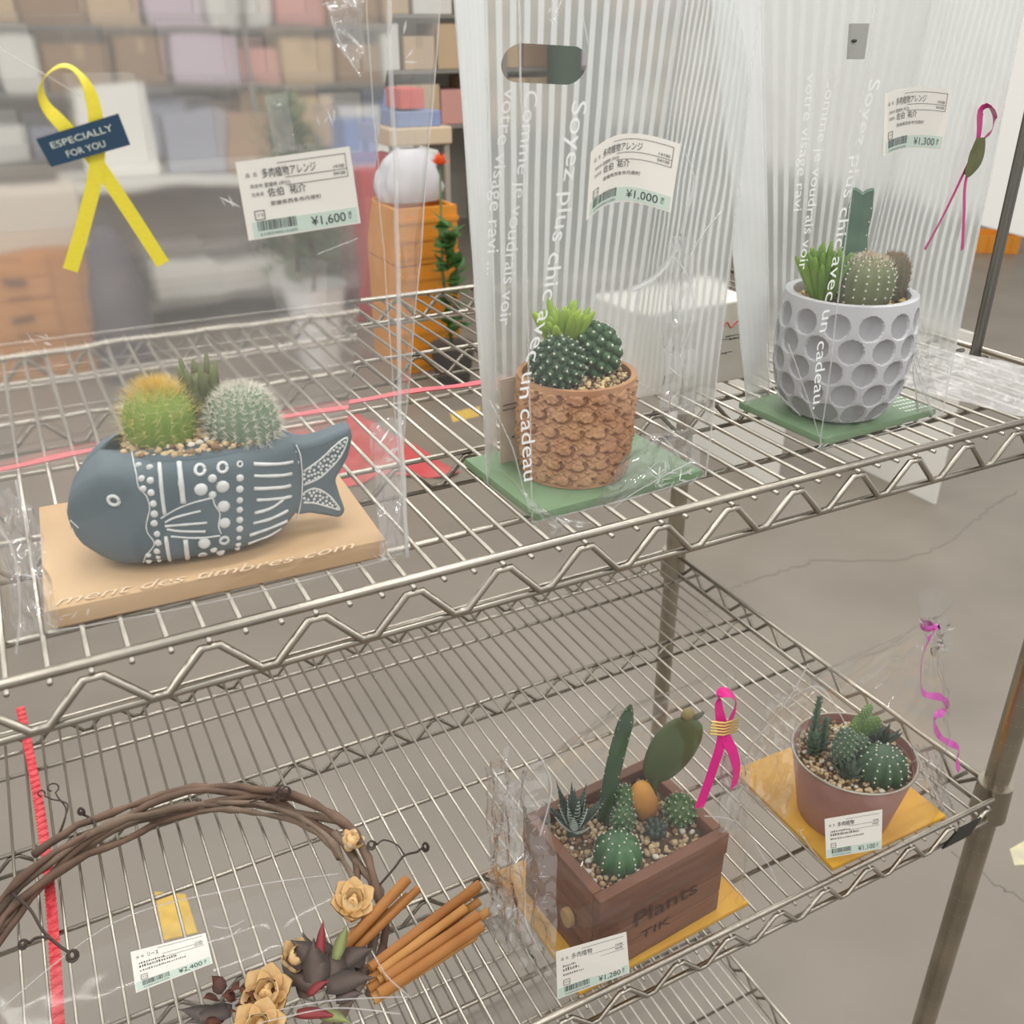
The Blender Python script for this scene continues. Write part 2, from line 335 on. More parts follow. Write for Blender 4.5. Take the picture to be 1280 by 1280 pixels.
# ------------------------------------------------------------------ plants and gravel
M_GRAV = [mat('gravel_tan', (196, 170, 132), .8, var=.25, scale=150), mat('gravel_buff', (214, 190, 150), .8, var=.2, scale=150), mat('gravel_brown', (150, 118, 86), .85, var=.3, scale=150), mat('gravel_white', (225, 218, 205), .7, var=.1, scale=150)]
M_GRAVY = [mat('gravel_yellowish', (222, 196, 142), .8, var=.15, scale=150), mat('gravel_cream', (232, 212, 166), .8, var=.15, scale=150), M_GRAV[2], M_GRAV[0]]
def gravel(parent, z, inside, x0, x1, y0, y1, n, size, mats, weights=(5, 4, 3, 2), avoid=(), seed=1):
    rng = random.Random(seed); bs = [MB() for _ in mats]; ms = sum(weights)
    allb = MB()
    got = 0; tries = 0
    while got < n and tries < n*20:
        tries += 1
        x = rng.uniform(x0, x1); y = rng.uniform(y0, y1)
        if not inside(x, y): continue
        if any((x-a)**2+(y-b)**2 < r*r for a, b, r in avoid): continue
        r = size*rng.uniform(.6, 1.35); k = rng.choices(range(len(mats)), weights)[0]
        b = MB().ball((x, y, z+rng.uniform(-.15, .2)), (r*rng.uniform(.8, 1.2), r*rng.uniform(.7, 1.1), r*.75), 6, 4, axis=(rng.uniform(-.5, .5), rng.uniform(-.5, .5), 1))
        b.v = [tuple(Vector(p)+Vector((rng.uniform(-1, 1), rng.uniform(-1, 1), rng.uniform(-1, 1)))*r*.16) for p in b.v]
        n0 = len(allb.v); allb.add(b.v, b.f); allb.mi += [k]*len(b.f); got += 1
    ob = allb.build('gravel', list(mats), parent, smooth=True, kind='stuff')
    ob.data.polygons.foreach_set('material_index', allb.mi); return ob
def disc(parent, name, material, z, pts):
    b = MB(); b.add([(p[0], p[1], z) for p in pts]+[(p[0], p[1], z-.5) for p in pts], [tuple(range(len(pts))), tuple(range(len(pts), 2*len(pts)))[::-1]]+[(i, i+len(pts), (i+1) % len(pts)+len(pts), (i+1) % len(pts)) for i in range(len(pts))])
    return b.build(name, material, parent)
M_SOIL = mat('soil', (104, 80, 58), .9, var=.4, scale=120)
def circ(c, r, n=28): return [(c[0]+r*math.cos(2*PI*k/n), c[1]+r*math.sin(2*PI*k/n)) for k in range(n)]
def spine(b, p, d, l, r):
    """a three-sided needle"""
    d = Vector(d).normalized(); a = d.orthogonal().normalized(); c = d.cross(a); p = Vector(p)
    b.add([p+a*r, p-a*r*.5+c*r*.87, p-a*r*.5-c*r*.87, p+d*l], [(0, 1, 3), (1, 2, 3), (2, 0, 3)])
def ribbed(parent, c, r, h, ribs, depth, material, name='cactus', axis=None, n=None, top=.5, taper=0.0, label=None):
    """ribbed globe or barrel; returns a function giving the skin point"""
    q = Vector((0, 0, 1)).rotation_difference(Vector(axis or (0, 0, 1))).to_matrix(); C = Vector(c)
    def P(t, u):                                    # t turn 0..1, u height 0..1
        ph = u*PI*.5
        if u < .35: rr = .82+.18*math.sin(u/.35*PI/2); zz = u/.35*(1-top)*.8
        else:
            a = (u-.35)/.65*PI/2; rr = math.cos(a)**.75; zz = (1-top)*.8+(1-(1-top)*.8)*math.sin(a)
        k = 1+depth*(abs(math.cos(ribs*PI*t))-.6)*min(1, rr*1.4)
        R = r*rr*k*(1-taper*zz)
        return C+q@Vector((R*math.cos(2*PI*t), R*math.sin(2*PI*t), h*zz))
    b = MB().grid(lambda i, j: P(i, j), n or ribs*4, 14, closed=True)
    o = b.build(name, material, parent, smooth=True, label=label); return o, P, q
def ribbed_spines(parent_part, P, q, c, h, ribs, rows, ln, rad, material, per=6, up=.2, u0=.08, u1=.97, seed=3, spread=.9, dots=None):
    rng = random.Random(seed); b = MB(); d = MB(); C = Vector(c)+q@Vector((0, 0, h*.35))
    for k in range(ribs):
        for j in range(rows):
            u = u0+(u1-u0)*(j+rng.uniform(0, .5))/rows; p = P(k/ribs, u); nn = (p-C).normalized()
            for _ in range(per):
                dv = nn+Vector((rng.uniform(-1, 1), rng.uniform(-1, 1), rng.uniform(-1, 1)+up))*spread
                spine(b, p, dv, ln*rng.uniform(.6, 1.2), rad)
            if dots: d.ball(p, dots, 5, 3)
    o = b.build('spines', material, parent_part, smooth=False, kind='stuff')
    if dots: d.build('areoles', material, parent_part, kind='stuff')
    return o
def tubercled(parent, c, r, zs, material, tipm, n=70, tr=.3, seed=2, label=None, spinem=None, sl=.3):
    """mammillaria: a globe covered in little knobs set in spirals, a pale areole on each"""
    b = MB().ball(c, (r*.9, r*.9, r*zs*.9), 16, 10); tip = MB(); sp = MB(); rng = random.Random(seed)
    for i in range(n):
        z = 1-1.75*(i+.5)/n; a = i*2.39996; s = math.sqrt(max(0, 1-z*z)); d = Vector((s*math.cos(a), s*math.sin(a), z))
        p = Vector(c)+Vector((d.x*r*.9, d.y*r*.9, d.z*r*zs*.9)); b.ball(p, (tr, tr, tr*1.15), 7, 5, axis=d)
        e = p+d*tr*.98; tip.ball(e, tr*.3, 5, 4)
        for _ in range(5 if spinem else 0): spine(sp, e, d*.6+Vector((rng.uniform(-1, 1), rng.uniform(-1, 1), rng.uniform(-1, 1))), sl*rng.uniform(.6, 1.2), .012)
    o = b.build('cactus', material, parent, smooth=True, label=label)
    tip.build('areoles', tipm, o, smooth=True, kind='stuff')
    if spinem: sp.build('spines', spinem, o, smooth=False, kind='stuff')
    return o
def fingers(parent, c, n, h, r, spread, material, seed=4, name='succulent', label=None, tip=1.0):
    rng = random.Random(seed); b = MB()
    for i in range(n):
        a = i*2.4; s = spread*math.sqrt((i+.3)/n); p0 = Vector(c)+Vector((math.cos(a)*s*.25, math.sin(a)*s*.25, 0)); hh = h*rng.uniform(.75, 1.05)*(1-.25*s/spread)
        pts = [p0+Vector((math.cos(a)*s*(t**1.3)*.8, math.sin(a)*s*(t**1.3)*.8, hh*t)) for t in (0, .15, .35, .55, .75, .9, .98, 1.0)]
        b.tube(pts, [r*q for q in (.45, .7, .95, 1.05, 1.0, .75, .4, .08)], 7)
    return b.build(name, material, parent, smooth=True, label=label)
def leaf_mesh(L_, wd, th, curl=.2, n=6):
    """a thick pointed leaf along +x, tip lifted by curl"""
    b = MB(); rows = []
    for i in range(n+1):
        t = i/n; w_ = wd*math.sin(PI*min(1, .18+t*.82))**.8*(1-t**3)+.02; z = curl*L_*t*t
        rows.append([(L_*t, -w_, z+th*.25*(1-t)), (L_*t, 0, z-th*.6*(1-t)), (L_*t, w_, z+th*.25*(1-t)), (L_*t, 0, z+th*.25*(1-t))])
    vs = [p for r_ in rows for p in r_]
    b.add(vs, [(i*4+k, i*4+(k+1) % 4, i*4+4+(k+1) % 4, i*4+4+k) for i in range(n) for k in range(4)]+[(3, 2, 1, 0), (n*4, n*4+1, n*4+2, n*4+3)])
    return b
def place(b, c, yaw, pitch, roll=0):
    """turn a leaf built along +x"""
    R = Matrix.Rotation(yaw, 3, 'Z')@Matrix.Rotation(-pitch, 3, 'Y')@Matrix.Rotation(roll, 3, 'X')
    b.v = [tuple(R@Vector(p)+Vector(c)) for p in b.v]; return b
def rosette(parent, c, n, ln, wd, material, name='succulent', seed=5, pitch=(.2, 1.3), label=None, curl=.25, th=.25):
    rng = random.Random(seed); b = MB().ball(c, ln*.18, 8, 5)
    for i in range(n):
        t = i/n; lf = place(leaf_mesh(ln*(1-.4*t)*rng.uniform(.85, 1.1), wd*(1-.3*t), th, curl), c, i*2.4, pitch[0]+(pitch[1]-pitch[0])*t)
        b.add(lf.v, lf.f)
    return b.build(name, material, parent, smooth=True, label=label)
def pad(parent, c, a, bb, th, axis_yaw, tilt, material, name='cactus_pad', label=None, dots=None, parent_dots=True):
    """flat prickly-pear pad standing on its point at c; a half-width, bb height"""
    R = Matrix.Rotation(axis_yaw, 3, 'Z')@Matrix.Rotation(tilt, 3, 'Y'); C = Vector(c)
    def P(s, t):
        u = t*PI; rr = math.sin(u)**.8*(1-.25*math.cos(u)*-1*.0); z = bb*(1-math.cos(u))/2; egg = 1+.18*(z/bb-.5)
        return C+R@Vector((a*rr*egg*math.cos(2*PI*s), th*rr*math.sin(2*PI*s), z))
    o = MB().grid(lambda i, j: P(i, max(.01, min(.99, j))), 20, 12, closed=True).build(name, material, parent, smooth=True, label=label)
    if dots:
        d = MB()
        for i in range(6):
            for j in range(2, 9): d.ball(P((i+.5*(j % 2))/6*.5+.5, j/10), .05, 5, 3)
        d.build('areoles', dots, o, kind='stuff')
    return o, P

M_WSP = mat('white_spine', (226, 222, 210), .6); M_GSP = mat('golden_spine', (226, 204, 120), .55, c2=(214, 208, 160), scale=90)
M_BSP = mat('brown_spine', (140, 110, 80), .6); M_ARE = mat('cream_areole', (214, 216, 196), .8)

# ------------------------------------------------------------------ fish planter
FISH_PAINT = {"S":[[[[-6.89,4.3],[-6.48,4.09]],0.037],[[[-3.1,8.26],[-2.99,7.85],[-2.94,7.43],[-2.94,6.74],[-2.66,6.3],[-2.58,5.81],[-2.64,5.31],[-2.89,4.68],[-2.94,4.11],[-2.74,3.58],[-2.76,3.21],[-3.28,2.58],[-3.51,1.92]],0.037],[[[-1.73,7.82],[-1.83,6.45],[-1.9,5.04]],0.111],[[[-2.06,3.75],[-2.13,1.74]],0.111],[[[-0.75,7.75],[-0.82,6.71],[-0.87,5.59]],0.155],[[[-1.1,3.37],[-1.19,1.8]],0.148],[[[-2.15,4.85],[-1.31,5.26],[-0.29,5.54],[0.65,5.61]],0.052],[[[0.65,5.61],[0.71,5.12],[0.89,4.58],[0.73,3.87],[0.79,3.34]],0.044],[[[0.71,3.25],[-0.6,3.4],[-1.8,3.71]],0.059],[[[-1.97,4.59],[-1.38,4.81],[-0.06,4.98]],0.067],[[[-2.0,4.37],[-0.96,4.3],[0.15,4.22]],0.074],[[[-1.95,4.18],[-1.27,3.94],[0.01,3.7]],0.074],[[[3.05,7.0],[5.21,6.25]],0.104],[[[2.97,6.34],[5.06,5.6]],0.104],[[[2.88,5.59],[4.91,4.94]],0.104],[[[2.92,4.87],[3.8,4.61],[4.91,4.26]],0.096],[[[2.72,4.11],[3.74,4.11],[4.41,4.33]],0.096],[[[2.58,3.51],[3.66,3.46],[4.6,3.53]],0.096],[[[2.29,2.81],[3.51,2.85],[4.49,2.81]],0.096],[[[2.14,2.15],[3.17,2.23],[4.1,2.3]],0.089]],"D":[[-2.77,7.79,0.178],[-2.23,7.68,0.192],[-2.71,7.21,0.192],[-2.29,7.08,0.207],[-2.72,6.66,0.192],[-2.36,6.41,0.207],[-2.36,5.76,0.207],[-2.4,5.15,0.222],[-2.5,4.6,0.207],[-2.46,3.95,0.192],[-2.49,3.4,0.207],[-2.64,2.86,0.192],[-3.12,2.64,0.163],[-2.65,2.41,0.148],[-3.19,2.12,0.178],[-2.65,2.07,0.133],[0.79,6.71,0.252],[0.13,6.22,0.37],[1.25,6.13,0.37],[0.67,5.78,0.222],[1.15,4.96,0.355],[1.07,3.96,0.326],[-0.15,2.98,0.355],[0.27,2.38,0.207],[0.6,1.97,0.266],[2.21,6.41,0.222],[2.12,5.77,0.222],[2.03,5.12,0.192],[1.96,4.55,0.192],[1.88,3.94,0.207],[1.81,3.39,0.207],[1.69,2.82,0.148],[1.61,2.36,0.178],[1.54,1.92,0.178]],"R":[[-4.3,6.06,0.355],[0.24,7.29,0.326],[1.4,7.18,0.326],[0.9,2.87,0.296],[-0.36,1.99,0.266],[2.32,7.16,0.178]],"TS":[[[[5.58,7.08],[5.75,6.17],[5.66,4.51],[5.38,3.16],[5.1,2.41]],0.044],[[[5.81,5.38],[6.9,6.01],[7.79,6.71],[8.51,7.06],[8.16,6.14],[7.4,5.33],[6.58,4.76],[5.73,4.53]],0.059],[[[5.68,4.02],[6.32,4.21],[6.98,3.77],[7.42,3.15],[7.69,2.55],[7.04,2.86],[6.23,3.26],[5.62,3.4]],0.059]],"TD":[[5.43,6.66,0.133],[5.49,6.01,0.148],[5.47,5.34,0.133],[5.38,4.8,0.133],[5.32,4.18,0.148],[5.21,3.54,0.133],[5.06,2.97,0.133],[7.61,5.83,0.096],[6.95,5.52,0.096],[7.04,6.09,0.096],[7.07,5.85,0.096],[7.67,6.41,0.096],[6.06,5.04,0.096],[8.04,6.47,0.096],[5.9,5.41,0.096],[8.21,6.59,0.096],[7.35,5.46,0.096],[5.81,4.9,0.096],[6.42,5.35,0.096],[7.73,6.05,0.096],[6.86,5.09,0.096],[6.29,4.69,0.096],[7.96,5.96,0.096],[8.08,6.75,0.096],[6.21,5.51,0.096],[6.25,5.07,0.096],[7.9,6.29,0.096],[8.34,6.81,0.096],[6.82,5.71,0.096],[7.59,5.55,0.096],[7.31,6.2,0.096],[7.44,5.72,0.096],[6.64,4.88,0.096],[8.14,6.15,0.096],[6.83,5.33,0.096],[8.49,7.02,0.096],[7.15,5.27,0.096],[6.65,5.16,0.096],[6.08,4.73,0.096],[6.44,4.83,0.096],[7.29,5.9,0.096],[6.15,5.31,0.096],[5.84,5.19,0.096],[6.45,5.11,0.096],[5.91,4.62,0.096],[7.54,6.04,0.096],[6.52,5.69,0.096],[7.17,5.54,0.096],[7.85,6.56,0.096],[7.45,6.36,0.096],[6.72,5.52,0.096],[6.77,3.51,0.096],[6.03,3.96,0.096],[6.6,3.4,0.096],[6.18,3.3,0.096],[5.68,3.94,0.096],[6.46,4.03,0.096],[5.9,3.54,0.096],[5.73,3.4,0.096],[7.01,3.5,0.096],[6.38,3.7,0.096],[7.39,3.14,0.096],[7.15,3.07,0.096],[6.12,3.76,0.096],[7.28,3.33,0.096],[7.55,2.67,0.096],[7.28,2.9,0.096],[6.95,3.25,0.096],[6.27,3.93,0.096],[6.27,4.17,0.096],[6.26,3.51,0.096],[6.44,3.27,0.096],[6.73,3.13,0.096],[6.96,2.97,0.096],[6.65,3.91,0.096],[6.85,3.85,0.096],[5.69,3.67,0.096],[6.61,3.66,0.096],[7.51,2.94,0.096]]}
M_FISH = mat('slate_blue_clay', (88, 103, 110), .75, c2=(100, 114, 120), scale=24, bump=.12, bscale=90)
M_PAINT = mat('white_paint', (226, 228, 226), .7, var=.12, scale=220)
FO = Vector((7.6, 7.75, 0)); FA = math.radians(-9)
def FW(p): return (FO.x+p[0]*math.cos(FA)-p[1]*math.sin(FA), FO.y+p[0]*math.sin(FA)+p[1]*math.cos(FA), p[2])
def interp(x, X, Y):
    if x <= X[0]: return Y[0]
    for i in range(len(X)-1):
        if x <= X[i+1]: return Y[i]+(Y[i+1]-Y[i])*(x-X[i])/(X[i+1]-X[i])
    return Y[-1]
FX = [-7.1, -6.95, -6.5, -5.6, -4.8, -3.8, -2, 0, 2, 3.4, 4.5, 5.2, 5.6]
FB = [3.9, 3.3, 2.6, 1.85, 1.5, 1.4, 1.38, 1.38, 1.42, 1.65, 2.15, 2.7, 3.1]
FT = [4.5, 5.1, 6.1, 7.25, 7.9, 8.22, 8.28, 8.22, 8.1, 7.98, 7.85, 7.5, 7.1]
FH = [.15, .8, 1.5, 2.25, 2.75, 3.15, 3.4, 3.4, 3.05, 2.6, 2.0, 1.35, .9]
FR = [0, 0, 0, 0, .0, 1.5, 2.75, 2.85, 2.5, 1.9, 1.0, 0, 0]
def fsurf(x, z):
    zb, zt, h = interp(x, FX, FB), interp(x, FX, FT), interp(x, FX, FH); c = (zb+zt)/2; q = min(.999, abs((z-c)/((zt-zb)/2)))
    return -h*(1-q**(7 if z > c else 5))**(1/2.4)
def fish_section(i_, j):
    x = -7.1+12.7*i_; zb, zt, h, r = interp(x, FX, FB), interp(x, FX, FT), interp(x, FX, FH), interp(x, FX, FR)
    c = (zb+zt)/2; hh = (zt-zb)/2; m_ = 40; k = j*m_

    if k < 3: y, z = [(-.01*r, zt-1.2), (-.96*r, zt-1.2), (-r, zt-.25)][int(k+.01)]
    elif k > m_-3+.01: y, z = [(r, zt-.25), (.96*r, zt-1.2), (.01*r, zt-1.2)][int(k+.01)-(m_-2)]
    else:
        t = (k-3)/(m_-6); lo = math.pi/2-.02-(.3 if r > .05 else 0)*min(1, r/1.5); a = PI-(PI/2-lo)+0
        ang = PI/2+(PI/2-lo)+(2*PI-2*(PI/2-lo))*t; e = 2/2.4; ez = 2/7 if math.sin(ang) > 0 else 2/5
        cy, sz = math.cos(ang), math.sin(ang); y = h*math.copysign(abs(cy)**e, cy); z = c+hh*math.copysign(abs(sz)**ez, sz)
    return FW((x, y, z))
fish = thing('fish_planter', FW((0, 0, 1.5)), 'slate blue clay fish planter painted with white dots and stripes, holding three cacti', 'planter')
fbody = MB().grid(lambda i, j: fish_section(j, i), 40, 44).build('pot', M_FISH, fish, smooth=True)
TP = [(5.1, 7.45), (5.65, 7.15), (6.05, 7.05), (6.9, 7.13), (8.1, 7.49), (8.77, 7.66), (8.84, 6.95), (8.5, 5.8), (7.95, 4.95), (7.6, 4.46), (7.8, 3.41), (8.06, 2.25), (7.67, 1.9), (6.7, 2.3), (5.9, 2.6), (5.1, 2.6), (4.9, 4.9)]
tb = MB()
def tail_y(x): return .95-.07*(x-5)
n_ = len(TP)
tb.add([FW((x, -tail_y(x), z)) for x, z in TP]+[FW((x, tail_y(x), z)) for x, z in TP], [tuple(range(n_))[::-1], tuple(range(n_, 2*n_))]+[(i, (i+1) % n_, n_+(i+1) % n_, n_+i) for i in range(n_)])
bevel(tb.build('tail', M_FISH, fish), .3, 3)
pb = MB()
def on_skin(x, z, tail=False, up=.03): return FW((x, (-tail_y(x) if tail else fsurf(x, z))-up, z))
for key, tl in (('S', 0), ('TS', 1)):
    for path, wd in FISH_PAINT[key]:
        pp = smooth_path([(x, 0, z) for x, z in path], 4)
        pb.tube([on_skin(p.x+random.uniform(-.01, .01), p.z, tl, .0) for p in pp], [wd*(.85+.3*random.random()) for _ in pp], 6)
for key, tl in (('D', 0), ('TD', 1)):
    for x, z, r in FISH_PAINT[key]: pb.ball(on_skin(x, z, tl, 0), (r, r*.35, r), 8, 5)
for x, z, r in FISH_PAINT['R']:
    pb.tube([on_skin(x+r*.75*math.cos(a*PI/7), z+r*.75*math.sin(a*PI/7), 0, 0) for a in range(15)], r*.3, 5)
pb.build('painted_pattern', M_PAINT, fish, smooth=True, label='white painted fish scales, fins and stripes')
FI = lambda x, y: (lambda lx, ly: -3.6 < lx < 4.6 and abs(ly) < interp(lx, FX, FR)*.98)((x-FO.x)*math.cos(FA)+(y-FO.y)*math.sin(FA), -(x-FO.x)*math.sin(FA)+(y-FO.y)*math.cos(FA))
gravel(fish, 8.0, FI, 3, 13, 4, 12, 560, .2, M_GRAV, (5, 5, 4, 1))
c_ = FW((-1.5, .1, 7.1)); o_, P_, q_ = ribbed(fish, c_, 1.85, 3.9, 18, .10, mat('bright_green_cactus', (126, 150, 52), .6, c2=(106, 132, 44), scale=30), top=.35, label='green ribbed barrel cactus with golden crown')
ribbed_spines(o_, P_, q_, c_, 3.9, 18, 13, .95, .009, M_GSP, 6, seed=3)
cr_ = MB(); rng = random.Random(4)
for _ in range(420):
    a = rng.uniform(0, 2*PI); s = rng.uniform(0, 1.25); spine(cr_, Vector(c_)+Vector((s*math.cos(a), s*math.sin(a), 3.85-.28*s*s)), (math.cos(a)*s*.8+rng.uniform(-.4, .4), math.sin(a)*s*.8+rng.uniform(-.4, .4), 1.0), rng.uniform(.5, 1.1), .022)
cr_.build('golden_crown', mat('gold_crown', (236, 204, 96), .6, c2=(218, 174, 66), scale=90), o_, smooth=False, kind='stuff')
c_ = FW((2.85, -.05, 7.0)); o_, P_, q_ = ribbed(fish, c_, 1.95, 3.5, 22, .05, mat('grey_green_cactus', (124, 142, 116), .7, c2=(104, 124, 98), scale=30), top=.55, label='round cactus woolly with white spines')
ribbed_spines(o_, P_, q_, c_, 3.5, 22, 15, .55, .017, M_WSP, 10, seed=5, u0=.02)
c_ = FW((.85, 1.4, 7.1)); M_DKC = mat('olive_column_cactus', (110, 114, 72), .6, c2=(90, 98, 60), scale=40)
o_, P_, q_ = ribbed(fish, c_, 1.0, 4.0, 8, .12, M_DKC, top=.15, label='slender olive cluster cactus between the two round ones')
cl = MB(); rng = random.Random(8)
for i in range(8):
    a = i*2*PI/8; cl.tube([Vector(c_)+Vector((.75*math.cos(a), .75*math.sin(a), 2.6)), Vector(c_)+Vector((.9*math.cos(a), .9*math.sin(a), 3.8)), Vector(c_)+Vector((1.0*math.cos(a), 1.0*math.sin(a), 4.5+.4*rng.random()))], [.28, .24, .1], 7)
cl.build('shoots', M_DKC, o_, smooth=True); ribbed_spines(o_, P_, q_, c_, 4.0, 8, 9, .3, .012, M_BSP, 5, seed=6)

# ------------------------------------------------------------------ terracotta pot with pressed pattern (middle bag)
tp = thing('terracotta_planter', (32.7, 7.95, 1.2), 'cylindrical terracotta pot with a pressed knotwork pattern in the middle striped bag', 'planter')
M_TER = mat('terracotta', (198, 154, 114), .85, c2=(178, 128, 92), scale=30, bump=.35, bscale=140)
TPZ0, TPH, TPR = .8, 6.95, 4.0
def knot(u, v):
    """height of the pressed relief: rows of round scales, each with a swirl, over crossing bands"""
    row = v*6.0; k = int(row); fx = (u*15+(k % 2)*.5+.12*math.sin(k*5)) % 1-.5; fz = row-k-.45; d = math.hypot(fx*.92, fz*.95); h = 0
    ang = math.atan2(fz, fx)
    if d < .34: h = .055*(1 if d < .24 else .2)
    if .24 < d < .40 and -2.7 < ang < .8: h = -.16
    if d >= .40:
        a = (u*15*1.0+row*1.1) % .5; b_ = (u*15-row*1.3+.2) % .62
        h = -.05 if a < .09 else (.05 if b_ < .16 else .0)
    return h+.05*noise.noise(Vector((u*130, v*28, 3)))
def ter(u, v):
    if v < .8:
        t = v/.8; a = 2*PI*u; z = TPZ0+TPH*t; r = TPR*(.93+.07*min(1, t*2.5)-.02*(1-t))+(1.5*knot(u, t) if .03 < t < .95 else .03*nz((u*60, t, 0), 1))*1.3
    else:
        t = (v-.8)/.2; r = TPR*(1-.09*min(1, t*2.5)) if t < .4 else TPR*.91; z = TPZ0+TPH+.04 - (0 if t < .4 else (t-.4)*2.6); a = 2*PI*u
    return (32.7+r*math.cos(a), 7.95+r*math.sin(a), z)
MB().grid(ter, 330, 120, closed=True).build('pot', M_TER, tp, smooth='auto')
disc(tp, 'pot_base', M_TER, TPZ0+.5, circ((32.7, 7.95), TPR*.88))
disc(tp, 'soil', M_SOIL, 7.3, circ((32.7, 7.95), TPR*.9))
gravel(tp, 7.4, lambda x, y: (x-32.7)**2+(y-7.95)**2 < 3.45**2, 29, 37.5, 4.3, 12.3, 520, .17, M_GRAVY)
M_MAM = mat('deep_green_cactus', (52, 84, 52), .55, c2=(40, 68, 44), scale=60); M_MAM2 = mat('mid_green_cactus', (66, 100, 60), .55, c2=(50, 84, 52), scale=60)
tubercled(tp, (30.75, 7.1, 8.8), 1.8, 1.0, M_MAM, M_ARE, 95, .27, label='dark green knobbly cactus at the left', spinem=M_WSP, sl=.3)
tubercled(tp, (34.15, 8.5, 8.75), 1.95, 1.0, M_MAM2, M_ARE, 72, .38, seed=3, label='round green cactus with large knobs at the right', spinem=M_BSP, sl=.35)
fingers(tp, (32.2, 9.2, 8.6), 22, 4.2, .28, 2.3, mat('lime_succulent', (158, 184, 62), .45, c2=(132, 164, 52), scale=50, sss=.1), label='lime green finger succulent')

# ------------------------------------------------------------------ pale grey dimpled pot (right bag)
dp = thing('dimpled_planter', (57.0, 8.0, 1.1), 'pale grey pot covered in round dimples standing in the right striped bag', 'planter')
M_DIM = mat('matt_pale_grey_glaze', (192, 192, 195), .55, var=.03, scale=20)
DC = (57.0, 8.0); DZ, DH = .78, 9.6
def dprof(t): return interp(t, [0, .04, .12, .25, .42, .6, .8, .93, 1.0], [3.0, 3.8, 4.4, 4.9, 5.17, 5.25, 5.15, 4.98, 4.88])
ROWS = [(.12, 0), (.295, .5), (.475, 0), (.655, .5), (.835, 0)]
def dim(u, v):
    a = 2*PI*u
    if v < .86:
        t = v/.86; r = dprof(t); z = DZ+DH*t; R0 = .108 if t > .2 else .1; dep = 0
        for tz, ph in ROWS:
            n = 13; k = round(u*n-ph+.2); du = (u-(k+ph-.2)/n)*2*PI*r; dz = (t-tz)*DH; q = math.hypot(du, dz)/.94
            if q < 1: dep = max(dep, .14+.34*(1-q*q))
        r -= dep
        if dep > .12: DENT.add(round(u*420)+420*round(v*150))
    else:
        t = (v-.86)/.14; r = dprof(1)-min(.62, t*1.24); z = DZ+DH+.06*math.sin(min(1, t*2)*PI)-max(0, t-.5)*3.6
    return (DC[0]+r*math.cos(a), DC[1]+r*math.sin(a), z)
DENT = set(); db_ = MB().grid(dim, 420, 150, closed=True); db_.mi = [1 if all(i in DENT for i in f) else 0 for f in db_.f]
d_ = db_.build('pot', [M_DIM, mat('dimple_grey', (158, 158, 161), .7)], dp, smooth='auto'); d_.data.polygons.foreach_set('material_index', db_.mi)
disc(dp, 'pot_base', M_DIM, DZ+.45, circ(DC, 2.7)); disc(dp, 'soil', M_SOIL, DZ+DH-.95, circ(DC, 4.5))
gravel(dp, DZ+DH-.8, lambda x, y: (x-DC[0])**2+(y-DC[1])**2 < 4.25**2, 52, 64, 3, 15, 520, .2, M_GRAVY)
M_STALK = mat('bluish_green_stalk', (70, 104, 84), .5, c2=(84, 118, 92), scale=30)
zt = DZ+DH-.9
STK = (58.67,10.00,13.67); b = MB()                                            # four-ribbed stalk with a notched top
def stalk(u, v):
    a = 2*PI*u; r = (1.0+.35*abs(math.cos(2*a))**1.5)*(1-.18*v)*(1.0+.06*math.sin(v*17)); z = zt+7.6*v+(.35*abs(math.cos(2*a)) if v > .95 else 0)
    return (STK[0]+r*math.cos(a)*.95, STK[1]+r*math.sin(a)*.9, z)
b.grid(stalk, 32, 16, closed=True); b.add([stalk(i/32, 1.0) for i in range(32)], [tuple(range(32))]); o_ = b.build('cactus', M_STALK, dp, smooth='auto', label='tall bluish green four-ribbed stalk')
d_ = MB()
for k in range(4):
    for j in range(7): d_.ball(stalk(k/4, .1+j*.13), .07, 5, 3)
d_.build('areoles', M_ARE, o_, kind='stuff')
fingers(dp, (54.4, 8.4, zt), 36, 5.0, .25, 2.2, mat('fresh_green_succulent', (126, 160, 58), .45, c2=(92, 130, 46), scale=50), seed=6, label='fresh green finger succulent')
M_FAT = mat('olive_ribbed_cactus', (108, 116, 74), .65, c2=(92, 102, 64), scale=40)
c_ = (56.75, 6.55, zt-.1); o_, P_, q_ = ribbed(dp, c_, 2.05, 3.9, 16, .07, M_FAT, top=.3, label='fat olive ribbed cactus with a pale woolly crown')
ribbed_spines(o_, P_, q_, c_, 4.0, 16, 9, .3, .012, M_WSP, 5, seed=9, dots=.085)
wl = MB(); rng = random.Random(5)
for _ in range(380):
    a = rng.uniform(0, 2*PI); s = rng.uniform(0, 1.75); spine(wl, Vector(c_)+Vector((s*math.cos(a), s*math.sin(a), 3.98-.2*s*s)), (rng.uniform(-.6, .6)+math.cos(a)*s*.3, rng.uniform(-.6, .6)+math.sin(a)*s*.3, 1), rng.uniform(.2, .45), .03)
wl.build('woolly_crown', mat('beige_wool', (206, 190, 166), .9), o_, smooth=False, kind='stuff')
c_ = (60.05, 7.1, zt-.1); o_, P_, q_ = ribbed(dp, c_, 1.25, 3.7, 14, .08, mat('brownish_ribbed_cactus', (92, 86, 62), .65, c2=(78, 80, 54), scale=40), top=.3, label='brownish ribbed cactus behind the fat one')
ribbed_spines(o_, P_, q_, c_, 3.7, 14, 9, .38, .014, M_BSP, 5, seed=10, dots=.08)

